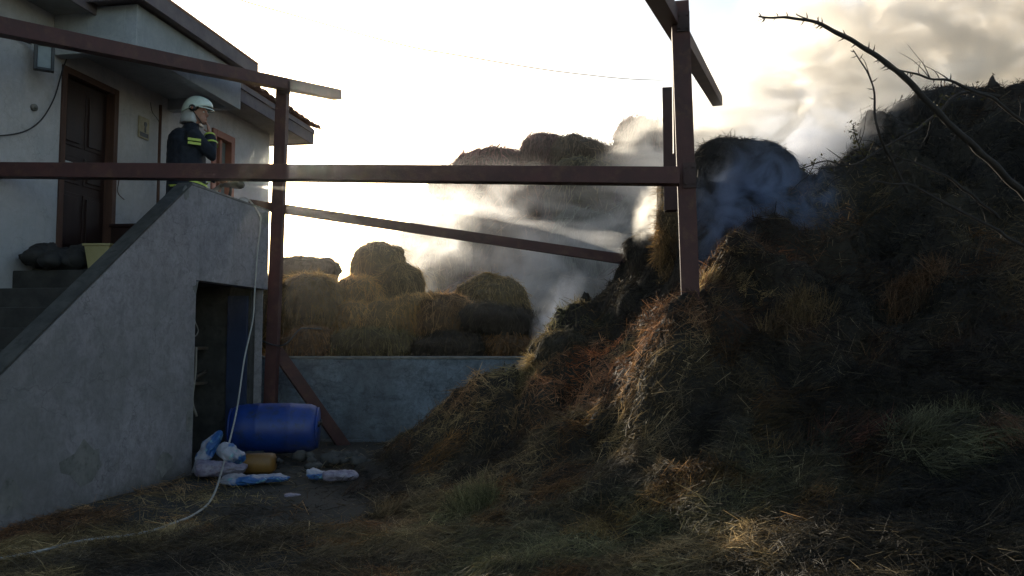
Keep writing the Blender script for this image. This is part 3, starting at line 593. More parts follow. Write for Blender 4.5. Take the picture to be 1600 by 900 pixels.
# two short plates where the rafter sits on the post
RB = Vector((1.36, 6.56, 3.98)); rd2 = at(1121, 158, 11.0) - RB
member('steel_rafter', RB - rd2 * .40, RB + rd2, .135, M['steel'], 'sloping rafter passing behind the top of the tall post into smoke', 'rafter')
member('steel_beam', at(391, 319, 10.45), at(1000, 409, 9.55), .118, M['steel'], 'fallen beam slanting down from the wall top into the hay', 'beam')
member('steel_brace', at(432, 548, 10.32), at(548, 712, 10.75), .150, M['steel'], 'diagonal brace leaning against the low blue wall', 'brace')
def plate(par, c, w_, h_, yaw, nb=4):
    inv = par.matrix_world.inverted(); mt = inv @ Matrix.Translation(c) @ Matrix.Rotation(yaw, 4, 'Z'); q = MB().box((-w_/2, -.006, -h_/2), (w_/2, .006, h_/2), mt); p_ = q.build('gusset_plate', M['steel_dark'], par)
    for sx in (-1, 1):
        for sz in (-1, 1):
            a_ = mt @ Vector((sx * w_ * .32, -.006, sz * h_ * .32)); b_ = mt @ Vector((sx * w_ * .32, -.018, sz * h_ * .32)); MB().tube([a_, b_], .011, 6).build('bolt', M['steel_dark'], p_)
bpy.context.view_layer.update()
mem = {o_['label']: o_ for o_ in bpy.data.objects if o_.get('group') == 'members of the steel shed frame'}
plate(mem['tall dark red steel post rising out of the burning hay'], at(1074, 277, 6.3) + Vector((.0, -.084, 0)), .10, .20, R(-11))
plate(mem['slim dark red steel post standing at the corner of the staircase wall'], at(443, 137, 10.1), .17, .16, 0)
plate(mem['tall dark red steel post rising out of the burning hay'], at(1064, 40, 6.3) + Vector((.0, -.084, 0)), .10, .16, R(-11))
cable('tie_wire', [at(392, 524, 9.9), at(408, 532, 10.0), at(432, 540, 10.08), at(448, 536, 10.1), at(468, 515, 10.3), at(480, 513, 10.4), at(502, 514, 10.5)], .010, M['black'], 'thin black wire tied round the slim post', 'wire')
# overhead line far behind
cable('overhead_cable', [at(250, -45, 24), at(370, -2, 25), at(460, 24, 26), at(620, 68, 28), at(720, 87, 29), at(900, 115, 32), at(1060, 125, 35), at(1300, 110, 40)], .016, M['black'], 'thin overhead cable sagging across the bright sky')
# roof aerial above the house
cable('aerial_rod', [hw(-1.2, -1.2, 5.4), hw(-1.2, -1.2, 6.4)], .015, M['black'], 'thin rod standing on the house roof', 'aerial')

# ------------------------------------------------------------------ blue barrel on its side
bc = at(430, 669, 9.35); bar = empty('blue_barrel', bc, R(8), 'blue plastic barrel lying on its side below the slim post', 'barrel')
prof = [(-.475, .20), (-.475, .235), (-.455, .262), (-.40, .285), (-.30, .296), (-.20, .300), (-.185, .304), (-.165, .304), (-.15, .301), (0, .303), (.15, .301), (.165, .304), (.185, .304), (.20, .300), (.30, .292), (.40, .285), (.455, .262), (.475, .235), (.475, .20)]
MB().tube([(x, 0, 0) for x, r in prof], [r * .95 for x, r in prof], 48).build('barrel_body', M['barrel'], bar, True)
for s in (-1, 1): MB().tube([(s * .472, 0, 0), (s * .492, 0, 0)], .235, 32).build('end_rim', M['barrel'], bar, True)
for yy in (-.13, .13): MB().tube([(.492, yy, .05), (.512, yy, .05)], .035, 14).build('bung', M['black'], bar, True)

# ------------------------------------------------------------------ pale hose over the wall and across the yard
hz = lambda px, py, Y, dz=.02: (lambda p: Vector((p.x, p.y, max(float(gz(np.array([p.x]), np.array([p.y]))[0]), 0) + dz)))(at(px, py, Y))
def ong(px, py, dz=.025):                    # where a ray meets the yard
    d = ray(px, py); t = (dz - EYE) / d.z; return Vector((0, 0, EYE)) + d * t
H = [hw(SX - .3, yC - .62, zC - .25), hw(SX - .1, yC - .50, zC + .05), hp(405, 334, SX + .03), hp(407, 352, SX + .03), hp(402, 400, SX + .03), hp(398, 456, SX + .03), hp(395, 500, SX + .05),
     at(382, 560, 9.1), at(370, 640, 8.7), at(352, 715, 8.1), ong(333, 775), ong(305, 803), ong(270, 818), ong(235, 830), ong(190, 838), ong(150, 842, .01), ong(105, 850, .015), ong(60, 862), ong(0, 873), ong(-80, 885)]
cable('pale_hose', H, .0098, M['hose'], 'pale hose hanging down the stair wall and trailing across the yard', 'hose', n=8)

# ------------------------------------------------------------------ rubbish at the storeroom door
def crumple(name, P, size, m, label, cat='bag', seed=0, grp=None):
    """A slack plastic sack: a flattened closed skin with sharp folds and a gathered end."""
    q = MB(); nu_, nv_ = 44, 22; sd_ = Vector((seed * 3.7, seed * 1.9, 0)); vs = []
    for j in range(nv_):
        t = j / (nv_ - 1) * 2 - 1; wd = (1 - abs(t) ** 3.5) ** .5 * (1 - .25 * t) + .03
        for i in range(nu_):
            a = 2 * math.pi * i / nu_; y = math.cos(a) * wd; z = math.sin(a) * wd * .6
            p = Vector((t, y, z)); f = 1 + .35 * noise.noise(p * 1.3 + sd_) - .30 * abs(noise.noise(p * 2.7 + sd_)) - .20 * abs(noise.noise(p * 6 + sd_))
            vs.append((t * size[0] + .15 * size[0] * noise.noise(p * 2 + sd_ * 2), y * size[1] * f + .25 * size[1] * noise.noise(Vector((t * 1.5, 0, seed))), max(z * f + .42, .0) * size[2] * 1.1 * (1 + .3 * noise.noise(Vector((t * 2, seed, 0))))))
    fs = [(j*nu_+i, j*nu_+(i+1) % nu_, (j+1)*nu_+(i+1) % nu_, (j+1)*nu_+i) for j in range(nv_-1) for i in range(nu_)] + [tuple(range(nu_))[::-1], tuple(range((nv_-1)*nu_, nv_*nu_))]
    q.add(vs, fs); o = q.build(name, m, smooth=True, loc=P[0], rot=P[1]); return tag(o, label, cat, grp)
G = 'plastic rubbish by the storeroom door'
crumple('plastic_sack', (ong(318, 728, .12) + Vector((0, .25, .08)), (R(0), R(-62), R(25))), (.25, .14, .12), M['sack'], 'blue and white printed sack slumped upright against the door jamb', seed=1, grp=G)
crumple('plastic_sack', (ong(345, 745, .12) + Vector((0, .2, .12)), (R(20), R(20), R(60))), (.13, .13, .12), M['sack'], 'small white sack lying on top of the slumped one', seed=2, grp=G)
crumple('plastic_sack', (ong(345, 742, .02), (0, 0, R(12))), (.26, .16, .13), M['lilac'], 'pale crumpled sack spread below the upright one', seed=3, grp=G)
crumple('plastic_sack', (ong(380, 756, .01), (0, 0, R(-8))), (.22, .12, .08), M['sack'], 'blue tinted flat sack at the edge of the rubbish', seed=4, grp=G)
crumple('plastic_sack', (ong(425, 752, .01), (0, 0, R(5))), (.17, .10, .06), M['sack'], 'white and teal bag flattened right of the amber canister', seed=5, grp=G)
crumple('plastic_sack', (ong(496, 748, .01), (0, 0, R(-20))), (.11, .08, .08), M['sack'], 'small blue and white bag lying alone before the brace', seed=6, grp=G)
crumple('plastic_sack', (ong(532, 750, .01), (0, 0, R(8))), (.18, .10, .09), M['lilac'], 'lilac and black crumpled film at the foot of the heap', seed=7, grp=G)
crumple('paper_scrap', (ong(457, 775, .02), (0, 0, R(10))), (.07, .04, .02), M['lilac'], 'small pale scrap lying on the straw', 'scrap', seed=8)
cn_ = empty('amber_canister', ong(396, 742, 0) + Vector((0, .1, 0)), R(6), 'amber yellow plastic canister lying behind the sacks', 'canister')
q = MB(); q.loft([[(x, sy * .11 * k, .10 + sz * .095 * k) for sy, sz in ((-1, -.7), (-.7, -1), (.7, -1), (1, -.7), (1, .7), (.7, 1), (-.7, 1), (-1, .7))] for x, k in ((-.20, .7), (-.18, .95), (0, 1), (.14, 1), (.17, .9), (.19, .6))]); q.build('canister_body', M['orange'], cn_, True)
MB().tube([(.19, .03, .12), (.225, .03, .12)], .028, 12).build('cap', M['black'], cn_, True)
lumps('charred_rubbish', ong(440, 728, .05) + Vector((.2, .3, 0)), 30, (.85, .3, .05), M['dark_concrete'], 'blackened debris under and beside the blue barrel', 'debris', (.05, .12), 5)['kind'] = 'stuff'

# ------------------------------------------------------------------ hay bales beyond the wall
def superell(n_u, n_v, rad, p=2.6):
    u_ = np.linspace(0, 2 * np.pi, n_u, endpoint=False); v_ = np.linspace(-np.pi/2 + .04, np.pi/2 - .04, n_v); U, Vv = np.meshgrid(u_, v_)
    f = lambda t: np.sign(t) * np.abs(t) ** (2 / p)
    return np.stack([rad[0] * f(np.cos(Vv)) * f(np.cos(U)), rad[1] * f(np.cos(Vv)) * f(np.sin(U)), rad[2] * f(np.sin(Vv))], -1)
def bale(px, py, Y, rad, rot, col, label, n=1500, seed=0, p=2.6, name='hay_bale', group='hay bales piled behind the low wall', rough=1.0, wid=.008, Ln=(.12, .35), sq=0):
    c = at(px, py, Y); P = superell(72, 36, rad, p); sh = P.shape; Q = P.reshape(-1, 3)
    s = max(rad); dn = Q / (np.linalg.norm(Q, axis=1, keepdims=True) + 1e-9)
    Q = Q + dn * (fbm(Q + seed * 3.1, 1.6 / s, 3) * .26 * s + fbm(Q + seed * 5.7, 5 / s, 3) * .12 * s)[:, None] * rough
    Mr = np.array(Matrix.Rotation(R(rot[2]), 3, 'Z') @ Matrix.Rotation(R(rot[1]), 3, 'Y') @ Matrix.Rotation(R(rot[0]), 3, 'X'))
    Q = Q @ Mr.T; Q[:, 2] -= sq * np.abs(Q[:, 0]) ** 2
    idx = np.arange(len(Q)).reshape(sh[:2]); idn = np.roll(idx, -1, 1); Fq = np.stack([idx[:-1], idn[:-1], idn[1:], idx[1:]], -1).reshape(-1, 4)
    ax = Mr @ np.array([0, 0, 1.0]); k = rng.integers(0, len(Q), n); Pn = Q[k] + rng.normal(size=(n, 3)) * .015 * s; Nn = Pn / np.linalg.norm(Pn, axis=1, keepdims=True)
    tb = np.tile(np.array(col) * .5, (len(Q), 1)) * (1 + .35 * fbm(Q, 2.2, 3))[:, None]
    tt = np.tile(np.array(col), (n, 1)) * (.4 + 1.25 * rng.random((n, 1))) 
    bv, bf, bt = blades(Pn, Nn, Ln[0] + (Ln[1] - Ln[0]) * rng.random(n), np.full(n, wid) * (.5 + rng.random(n)), tt, lift=.30 + .5 * (rng.random((n, 1)) < .3), droop=.22, axis=np.array([0, 0, -1.]), axw=.62)
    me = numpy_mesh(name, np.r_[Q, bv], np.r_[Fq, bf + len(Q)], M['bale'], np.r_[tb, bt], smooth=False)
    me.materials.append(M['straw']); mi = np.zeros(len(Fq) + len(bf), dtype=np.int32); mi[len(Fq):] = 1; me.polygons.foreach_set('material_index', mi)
    sm = np.ones(len(mi), dtype=bool); me.polygons.foreach_set('use_smooth', sm)
    o = link(name, me); o.location = c; return tag(o, label, 'hay bale', group)
GOLD = (.64, .40, .16); OLIV = (.42, .29, .13); BRN = (.44, .26, .12); DRK = (.07, .058, .04); RUS = (.32, .17, .07)
bale(482, 474, 12.2, (.46, .42, .42), (0, 0, 10), (.32, .21, .08), 'upright golden bale nearest the slim post', 5200, 1, 2.8, rough=.8)
bale(415, 492, 12.6, (.5, .42, .55), (0, 0, 0), OLIV, 'bale mostly hidden behind the slim post, added to block the sun', 2600, 15, 2.3)  # added to stop sun streaming between stair wall and post
bale(535, 505, 13.0, (.42, .4, .40), (0, 0, 0), BRN, 'brown filler bale added under the golden slumped one to close a lit gap', 1800, 16, 3)  # added to shut out light showing between the bales
bale(590, 425, 14.2, (.46, .55, .52), (0, 0, 20), OLIV, 'big round olive bale at the top of the left pile', 2600, 2, 2.4)
bale(624, 452, 13.7, (.35, .5, .37), (0, 0, -15), OLIV, 'round bale tucked right of the big olive one', 2400, 3)
bale(562, 462, 12.9, (.36, .4, .28), (0, 12, 5), GOLD, 'golden slumped bale between the upright and the olive ones', 2600, 4, rough=1.1)
bale(608, 502, 12.6, (.92, .5, .30), (0, -16, -8), GOLD, 'long golden bale stretched slanting across the pile', 4200, 5, 2.6)
bale(768, 474, 13.4, (.66, .55, .40), (0, 4, 6), OLIV, 'peaked straw coloured bale right of the long one', 3200, 6, 2.2, sq=.25)
bale(692, 502, 12.5, (.50, .45, .38), (0, -8, 12), BRN, 'dull brown bale in the middle of the pile', 2600, 7)
bale(780, 505, 12.0, (.56, .45, .26), (0, 6, -4), DRK, 'blackened flat bale leaking smoke at the right', 2600, 8, rough=.8)
bale(585, 538, 11.9, (.66, .42, .20), (0, 0, 3), (.26, .20, .09), 'low dark green bale resting just behind the wall', 3000, 9)
bale(700, 548, 11.75, (.55, .35, .22), (0, 0, 0), (.08, .06, .035), 'dark flattened bale behind the wall centre', 2200, 10)
bale(795, 545, 11.8, (.45, .35, .18), (0, 4, 8), RUS, 'rusty low bale meeting the heap at the wall end', 2200, 11)
bale(560, 500, 12.35, (.34, .35, .26), (0, 10, 0), GOLD, 'small golden slumped bale between the upright bale and the long one', 2000, 17, 2.3)
bale(482, 540, 11.8, (.42, .35, .26), (0, -5, 0), RUS, 'reddish crushed bale behind the slim post foot', 2200, 12)
bale(478, 426, 14.8, (.62, .4, .28), (0, 0, 0), DRK, 'small dark bale peeping above the upright one, widened to block the sun', 1400, 13)  # stretched sideways to keep low sun off the foreground
bale(655, 492, 13.2, (.46, .45, .28), (0, -14, 0), GOLD, 'sunlit bale leaning on the long one', 2400, 14)
bale(858, 478, 23.5, (4.7, 2.2, 3.9), (0, 0, 0), (.14, .115, .078), 'broad mound of loose hay under the far stack', 9000, 77, 2.1, name='hay_mound', group=None, rough=.35, wid=.02, Ln=(.3, .8))
# the big far stack, half lost in smoke
FG = 'bales of the far stack in smoke'; FC = (.15, .125, .085)
rows = [(705, 345, 21.5, 1.0, .6), (678, 405, 20.5, 1.0, .7), (645, 455, 20, 1.0, .6), (760, 500, 19, 1.25, 1.0), (880, 500, 18.6, 1.3, 1.05), (1010, 490, 18.5, 1.35, 1.1), (820, 400, 20, 1.3, .95), (940, 395, 19.5, 1.35, 1.0), (1040, 380, 19, 1.3, 1.0),
        (780, 350, 21.5, 1.3, .85), (830, 310, 21, 1.3, .85), (930, 310, 20.5, 1.35, .9), (1030, 300, 20, 1.3, .9), (780, 275, 23, 1.35, .65), (905, 255, 22.4, 1.1, .55),
        (855, 243, 22.6, .62, .46), (1012, 232, 21, .78, .62), (1090, 260, 21.5, 1.2, 1.0), (1095, 190, 23, .6, .35), (770, 430, 21, 1.1, 1.1), (750, 520, 19.5, 1.1, .9), (740, 285, 24.5, 1.3, .5)]
names = ['half way down the left flank', 'low on the left flank', 'lowest on the left flank behind the pile', 'at the bottom left', 'at the bottom centre', 'at the bottom beside the heap', 'in the lower middle row, leftmost', 'in the lower middle row, central', 'in the lower middle row, behind the post', 'on the left shoulder', 'left of centre in the upper row',
  'right of centre in the upper row', 'in the upper row next to the short post', 'on the left slope of the top', 'on the top slope between two humps', 'making the small round hump on top', 'standing blocky on top beside the short post', 'hidden behind the tall post', 'highest, seen right of the tall post',
  'at the far left flank', 'at the left foot', 'thin on the long left skyline']
for i, (px, py, Y, rx, rz_) in enumerate(rows):
    bale(px, py, Y, (rx, 1.0, rz_), (0, random.uniform(-8, 8), random.uniform(-20, 20)), tuple(c_ * random.uniform(.7, 1.5) for c_ in FC), 'hazy grey bale ' + names[i] + ' of the far stack', 3000, 30 + i, 2.5 if i != 16 else 3.6, group=FG, rough=.9, wid=.020, Ln=(.2, .65))
# charred wall of hay to the left of and behind the tall post: chunks standing out of the heap
CG = 'charred bales standing in the heap'
bale(1156, 308, 8.3, (.54, .5, .58), (0, 0, 10), (.035, .03, .024), 'black round topped bale smoking right of the tall post', 7000, 60, 3.0, group=CG, wid=.006, rough=.5, Ln=(.05, .18))
bale(1047, 372, 8.4, (.14, .3, .58), (0, 4, 0), (.30, .20, .09), 'narrow charred slab of hay behind the foot of the tall post', 3200, 61, 2.6, group=CG, wid=.005, Ln=(.06, .2), rough=1.3)
bale(1015, 405, 8.9, (.24, .3, .28), (0, -20, 0), (.06, .05, .035), 'grey crusted lump of hay where the fallen beam ends', 2600, 62, group=CG, wid=.006, Ln=(.06, .2), rough=1.2)
bale(1500, 215, 8.9, (.80, .6, .42), (0, 6, 0), (.045, .036, .028), 'dark matted bale forming the crest under the branches', 5200, 63, 2.4, group=CG, wid=.007, rough=1.0)
bale(1400, 250, 8.8, (.50, .5, .34), (0, -20, 0), (.05, .04, .03), 'dark bale on the left end of the smoking crest', 3600, 64, 2.4, group=CG, wid=.007)
bale(885, 560, 8.35, (.26, .3, .26), (0, -20, 0), (.09, .075, .045), 'squat crusted bale at the left shoulder of the heap', 3400, 65, 3, group=CG, wid=.006, Ln=(.06, .2))

# ------------------------------------------------------------------ thorny branches in front of the heap
def branch(name, P, r0, r1, label, thorns=0, leaves=0, twigs=(), seed=0, jit=.01):
    rd = random.Random(seed); pts = spline(P, 9); k = len(pts)
    pts = [p + Vector((noise.noise(p * 9), noise.noise(p * 9 + Vector((5, 5, 5))), noise.noise(p * 9 + Vector((9, 1, 4))))) * jit for p in pts]
    rs = [r0 + (r1 - r0) * i / (k - 1) for i in range(k)]; rs = [r * (1 + .18 * noise.noise(p * 22)) for r, p in zip(rs, pts)]
    root = empty(name, pts[0], 0, label, 'branch', 'bare thorny branches reaching over the heap'); inv = Vector(pts[0])
    q = MB().tube([p - inv for p in pts], rs, 8)
    q.build('stem', M['bark'], root, True)
    def side(p, t, l, r):
        a_ = t.cross(Vector((0, 1, 0))).normalized() * rd.choice((-1, 1)); d_ = (a_ * .8 + t * rd.uniform(-.1, .5) + Vector((0, rd.uniform(-.4, .4), 0))).normalized(); return d_
    if thorns:
        th = MB()
        for i in range(thorns):
            j = rd.randint(2, k - 2); p = pts[j] - inv; t = (pts[j+1] - pts[j]).normalized(); d_ = side(p, t, 0, 0); L = rd.uniform(.016, .032) + rs[j] * 1.2
            th.tube([p, p + d_ * L * .5, p + d_ * L + t * .006], [rs[j] * .5, .0028, .0005], 5)
        o = th.build('thorns', M['bark'], root); o['kind'] = 'stuff'
    for tw in twigs:
        j = int(tw[0] * (k - 1)); tp = [pts[j]] + [Vector(x) for x in tw[1]]; tp = spline(tp, 6); MB().tube([p - inv for p in tp], [tw[2] * (1 - .75 * i / len(tp)) for i in range(len(tp))], 6).build('twig', M['bark'], root, True)
    for _ in range(0 if seed in (1, 3) else 4 + thorns // 5):
        j = rd.randint(k // 4, k - 3); t = (pts[j+1] - pts[j]).normalized(); d_ = side(pts[j], t, 0, 0); L = rd.uniform(.05, .16); q1 = pts[j] - inv
        tp = [q1, q1 + d_ * L * .4 + t * L * .2, q1 + d_ * L * .65 + t * L * .6 + Vector((rd.gauss(0, .01), rd.gauss(0, .01), rd.gauss(0, .012))), q1 + d_ * L * .9 + t * L * rd.uniform(.6, 1.1)]
        MB().tube(spline(tp, 4), [.0026 - .0018 * i / 12 for i in range(13)], 5).build('twig', M['bark'], root, True)
    if leaves:
        lf = MB(); 
        for i in range(leaves):
            j = rd.randint(2, k - 1); p = pts[j] - inv + Vector((rd.gauss(0, .02), rd.gauss(0, .02), rd.gauss(0, .02))); d_ = Vector((rd.uniform(-1, 1), rd.uniform(-1, 1), rd.uniform(-.3, 1))).normalized(); s_ = d_.cross(Vector((rd.random(), rd.random(), rd.random()))).normalized(); L = rd.uniform(.014, .03)
            lf.add([p, p + d_ * L * .5 + s_ * L * .22, p + d_ * L, p + d_ * L * .5 - s_ * L * .22], [(0, 1, 2, 3)])
        o = lf.build('leaves', M['leaf'], root); o['kind'] = 'stuff'
    return root
A_ = at
branch('thorny_branch', [A_(1790, 470, 4.6), A_(1700, 395, 4.4), A_(1600, 305, 4.2), A_(1540, 245, 4.05), A_(1480, 190, 3.95), A_(1420, 127, 3.9), A_(1370, 88, 3.85), A_(1300, 45, 3.8), A_(1270, 33, 3.8), A_(1230, 29, 3.8), A_(1185, 25, 3.8)], .024, .0045,
  'thick thorny bough arching left over the heap against the sky', 46, 0, [(.985, [A_(1190, 30, 3.8), A_(1182, 33, 3.8)], .003), (.80, [A_(1247, 24, 3.8), A_(1244, 21, 3.8)], .004)], 1)
branch('thorny_branch', [A_(1700, 260, 4.6), A_(1620, 210, 4.3), A_(1600, 192, 4.2), A_(1560, 160, 4.1), A_(1510, 138, 4.0), A_(1478, 124, 4.0), A_(1455, 124, 3.95), A_(1432, 115, 3.93), A_(1402, 109, 3.9)], .011, .004,
  'thin branch forking off the thick bough to the right', 14, 0, [(.62, [A_(1478, 121, 4.0), A_(1462, 111, 4.0)], .005)], 2)
branch('thorny_branch', [A_(1420, 300, 4.4), A_(1390, 245, 4.3), A_(1374, 210, 4.2), A_(1367, 175, 4.2), A_(1364, 140, 4.2), A_(1352, 105, 4.2), A_(1332, 78, 4.2)], .009, .003,
  'slender twig standing nearly upright below the bough', 12, 0, [(.72, [A_(1352, 98, 4.2), A_(1346, 90, 4.2)], .003)], 3)
branch('thorny_branch', [A_(1560, 150, 4.4), A_(1500, 145, 4.4), A_(1465, 180, 4.35), A_(1420, 210, 4.3), A_(1380, 232, 4.3), A_(1340, 255, 4.2), A_(1316, 258, 4.2), A_(1290, 252, 4.2), A_(1250, 264, 4.2)], .009, .003,
  'knotty low branch with many small twigs left of the crest', 12, 60, [(.70, [A_(1310, 245, 4.2), A_(1292, 232, 4.2)], .004), (.74, [A_(1300, 262, 4.2), A_(1262, 264, 4.2)], .004), (.66, [A_(1320, 272, 4.2), A_(1302, 282, 4.2), A_(1293, 292, 4.2)], .004), (.78, [A_(1296, 270, 4.2), A_(1280, 258, 4.2)], .003)], 4)
branch('thorny_branch', [A_(1365, 260, 4.3), A_(1346, 235, 4.3), A_(1338, 215, 4.3), A_(1334, 193, 4.3)], .005, .002, 'short leafy shoot above the knotty branch', 4, 60, [], 5)
branch('thorny_branch', [A_(1700, 440, 4.3), A_(1600, 385, 4.2), A_(1540, 350, 4.1), A_(1480, 320, 4.1), A_(1430, 292, 4.1), A_(1395, 288, 4.1), A_(1360, 282, 4.1)], .011, .004, 'lower branch sloping across the dark crest', 14, 0, [], 6)
branch('thorny_branch', [A_(1560, 340, 4.5), A_(1500, 290, 4.4), A_(1450, 262, 4.4), A_(1410, 248, 4.4), A_(1380, 236, 4.4)], .009, .003, 'crooked branch between the bough and the lower branch', 10, 20, [], 7)
branch('thorny_branch', [A_(1480, 190, 4.3), A_(1468, 168, 4.3), A_(1474, 150, 4.3)], .005, .002, 'tiny leafy spray right beside the thick bough', 2, 26, [], 8)

# ------------------------------------------------------------------ the firefighter
def remesh(mb, name, m, parent=None, vox=.012, smooth=2, tagd=None, loc=None):
    o = mb.build(name, m, parent, True); 
    if loc is not None: o.location = loc
    r = o.modifiers.new('r', 'REMESH'); r.mode = 'VOXEL'; r.voxel_size = vox; r.use_smooth_shade = True
    s = o.modifiers.new('s', 'SMOOTH'); s.iterations = smooth; s.factor = .5
    return o
def ring(c, rx, ry, tilt=0, n=16): return [Vector((c[0] + rx * math.cos(q), c[1] + ry * math.sin(q), c[2] + math.cos(q) * rx * tilt)) for q in [2*math.pi*k/n for k in range(n)]]
FB = Vector((-3.66, 9.0, LZ))                # local +x faces the nozzle's way (picture right)
person = MB()
# local frame, metres above the landing; lean forward a little
person.loft([ring((.00, 0, .92), .12, .15), ring((.00, 0, 1.1), .11, .16), ring((.01, 0, 1.32), .12, .18), ring((.015, 0, 1.42), .09, .14), ring((.02, 0, 1.47), .055, .06), ring((.045, 0, 1.56), .052, .055)])
for s in (-1, 1): person.tube([(0, s * .09, .95), (.02, s * .10, .5), (-.01, s * .10, .08)], [.085, .058, .04], 12); person.ell((.05, s * .10, .05), (.13, .045, .045))
HC = Vector((.075, 0, 1.655)); HR = Matrix.Rotation(R(-34), 3, 'Z')
def hq(x, y, z): return HC + HR @ Vector((x, y, z))
person.ell(hq(-.005, 0, .02), (.098, .077, .115), HR, 18, 12); person.ell(hq(.055, 0, -.055), (.045, .05, .055), HR); person.ell(hq(.075, 0, -.10), (.024, .03, .02), HR)
person.tube([hq(.09, 0, .02), hq(.112, 0, -.018), hq(.105, 0, -.035)], [.010, .015, .010], 8); person.ell(hq(.095, 0, -.062), (.012, .024, .008), HR); person.ell(hq(.088, 0, .03), (.014, .05, .012), HR)
for s in (-1, 1): person.ell(hq(-.01, s * .078, -.005), (.018, .010, .03), HR)
def handmesh(mb, W, fdir, pdir, curl, scale=1.0, spread=.0):
    """palm at W pointing fdir, palm normal pdir; five fingers curl towards pdir."""
    f = Vector(fdir).normalized(); p_ = Vector(pdir); p_ = (p_ - f * p_.dot(f)).normalized(); s_ = f.cross(p_).normalized()
    rot = Matrix((f, s_, p_)).transposed(); mb.ell(W + f * .045 * scale, (.055 * scale, .042 * scale, .018 * scale), rot)
    for i, (off, L) in enumerate(((-.031, .070), (-.011, .080), (.010, .075), (.030, .058))):
        a0 = W + f * .088 * scale + s_ * off * scale; ang = curl * (1 + .08 * i); P = [a0 - f * .02]; dirn = f.copy(); cur = a0
        for j, sg in enumerate((.42, .33, .25)):
            th = ang * (.6 + .4 * j) * (j + 1) / 2; dv = (f * math.cos(th) + p_ * math.sin(th)); cur = cur + dv * L * sg * scale; P.append(cur)
        mb.tube(P, [.0095 * scale, .009 * scale, .0085 * scale, .0065 * scale], 8)
    b = W + f * .02 * scale - s_ * .03 * scale; mb.tube([b, b + (f * .5 - s_ * .6 + p_ * .4) * .045 * scale, b + (f * .95 - s_ * .55 + p_ * .9) * .062 * scale], [.013 * scale, .0105 * scale, .008 * scale], 8)
# near arm (camera side, y<0) raised to the mouth; far arm holds the nozzle
SN = Vector((.0, -.20, 1.40)); EN = Vector((.20, -.24, 1.17)); WN = Vector((.185, -.09, 1.44))
SF = Vector((.02, .20, 1.40)); EF = Vector((.12, .24, 1.10)); WF = Vector((.34, .12, .965))
for S_, E_, W_ in ((SN, EN, WN), (SF, EF, WF)): person.tube([S_, S_.lerp(E_, .5), E_, E_.lerp(W_, .4), W_], [.055, .048, .040, .038, .028], 12)
handmesh(person, WN, (-.12, .25, 1), (-1, .35, .1), .9); handmesh(person, WF, (1, -.1, -.05), (0, -.4, -1), 1.25)
body = remesh(person, 'person', M['skin'], None, .0065, 1); body.location = FB; body.rotation_euler.z = R(30); body.scale = (1.05, 1.05, 1.05)
tag(body, 'firefighter in navy jacket and white helmet, hand at mouth, aiming a hose nozzle', 'person')
jk = MB()
jk.loft([ring((-.02, 0, .70), .21, .25), ring((-.02, 0, .85), .20, .25), ring((-.03, 0, 1.05), .20, .25), ring((-.03, 0, 1.25), .195, .25), ring((.0, 0, 1.36), .15, .205), ring((.0, 0, 1.44), .115, .16), ring((.01, 0, 1.49), .085, .10), ring((.02, 0, 1.535), .078, .085)])
jk.ell((-.095, 0, 1.29), (.135, .215, .19))
for S_, E_, W_ in ((SN, EN, WN), (SF, EF, WF)):
    S2 = S_ + Vector((-.01, 0, -.02)); Wc = E_.lerp(W_, .86)
    jk.tube([S2 + Vector((0, -.06 if S_.y < 0 else .06, .0)) * -.6, S2, S2.lerp(E_, .5), E_, E_.lerp(Wc, .5), Wc], [.085, .092, .078, .072, .062, .052], 14)
jacket = remesh(jk, 'jacket', M['navy'], body, .011, 2)
dm = jacket.modifiers.new('folds', 'DISPLACE'); tx = bpy.data.textures.new('folds', 'CLOUDS'); tx.noise_scale = .09; dm.texture = tx; dm.strength = .022; dm.mid_level = .5
tr = MB(); tr.loft([ring((-.01, 0, .72), .145, .19), ring((-.01, 0, .88), .15, .195)])
for s in (-1, 1): tr.tube([(0, s * .095, .86), (.01, s * .10, .5), (-.01, s * .105, .12)], [.115, .095, .085], 14)
remesh(tr, 'trousers', M['navy'], body, .012, 2)
for s in (-1, 1): bt_ = MB(); bt_.tube([(-.01, s * .105, .25), (-.01, s * .105, .10), (0, s * .105, .04)], [.08, .07, .07], 12); bt_.ell((.07, s * .105, .045), (.12, .055, .05)); remesh(bt_, 'boot', M['rubber'], body, .012, 1)
def band(c0, c1, r0, r1, m, name, sq=1.0): return MB().tube([c0, c1], [r0, r1], 24, False).build(name, m, body, True)
def hoop(z0, z1, rx, ry, cx_, m, name, tilt=0):
    o = MB().loft([ring((cx_, 0, z0), rx + .012, ry + .012, tilt, 40), ring((cx_, 0, z1), rx + .012, ry + .012, tilt, 40)], False).build(name, m, body, True); return o
for z in (.86, .925, .785): hoop(z, z + .022, .195, .248, -.01, M['yellow'], 'reflective_stripe', -.15)
# short two-line badge stripes on the chest side and raised sleeve
for z in (1.245, 1.285):
    MB().loft([[Vector((-.06 + .13 * i, -.318 + .012 * i, z + dz)) for dz in (0, .026)] + [Vector((-.06 + .13 * i, -.29 + .012 * i, z + dz)) for dz in (.026, 0)] for i in range(2)]).build('reflective_stripe', M['yellow'], body)
t_ = (WN - EN); 
for k0, k1, r in ((.42, .50, .074), (.80, .88, .060)): band(EN + t_ * k0, EN + t_ * k1, r, r - .002, M['yellow'], 'reflective_stripe')
t_ = WF - EF; band(EF + t_ * .55, EF + t_ * .66, .070, .067, M['yellow'], 'reflective_stripe')
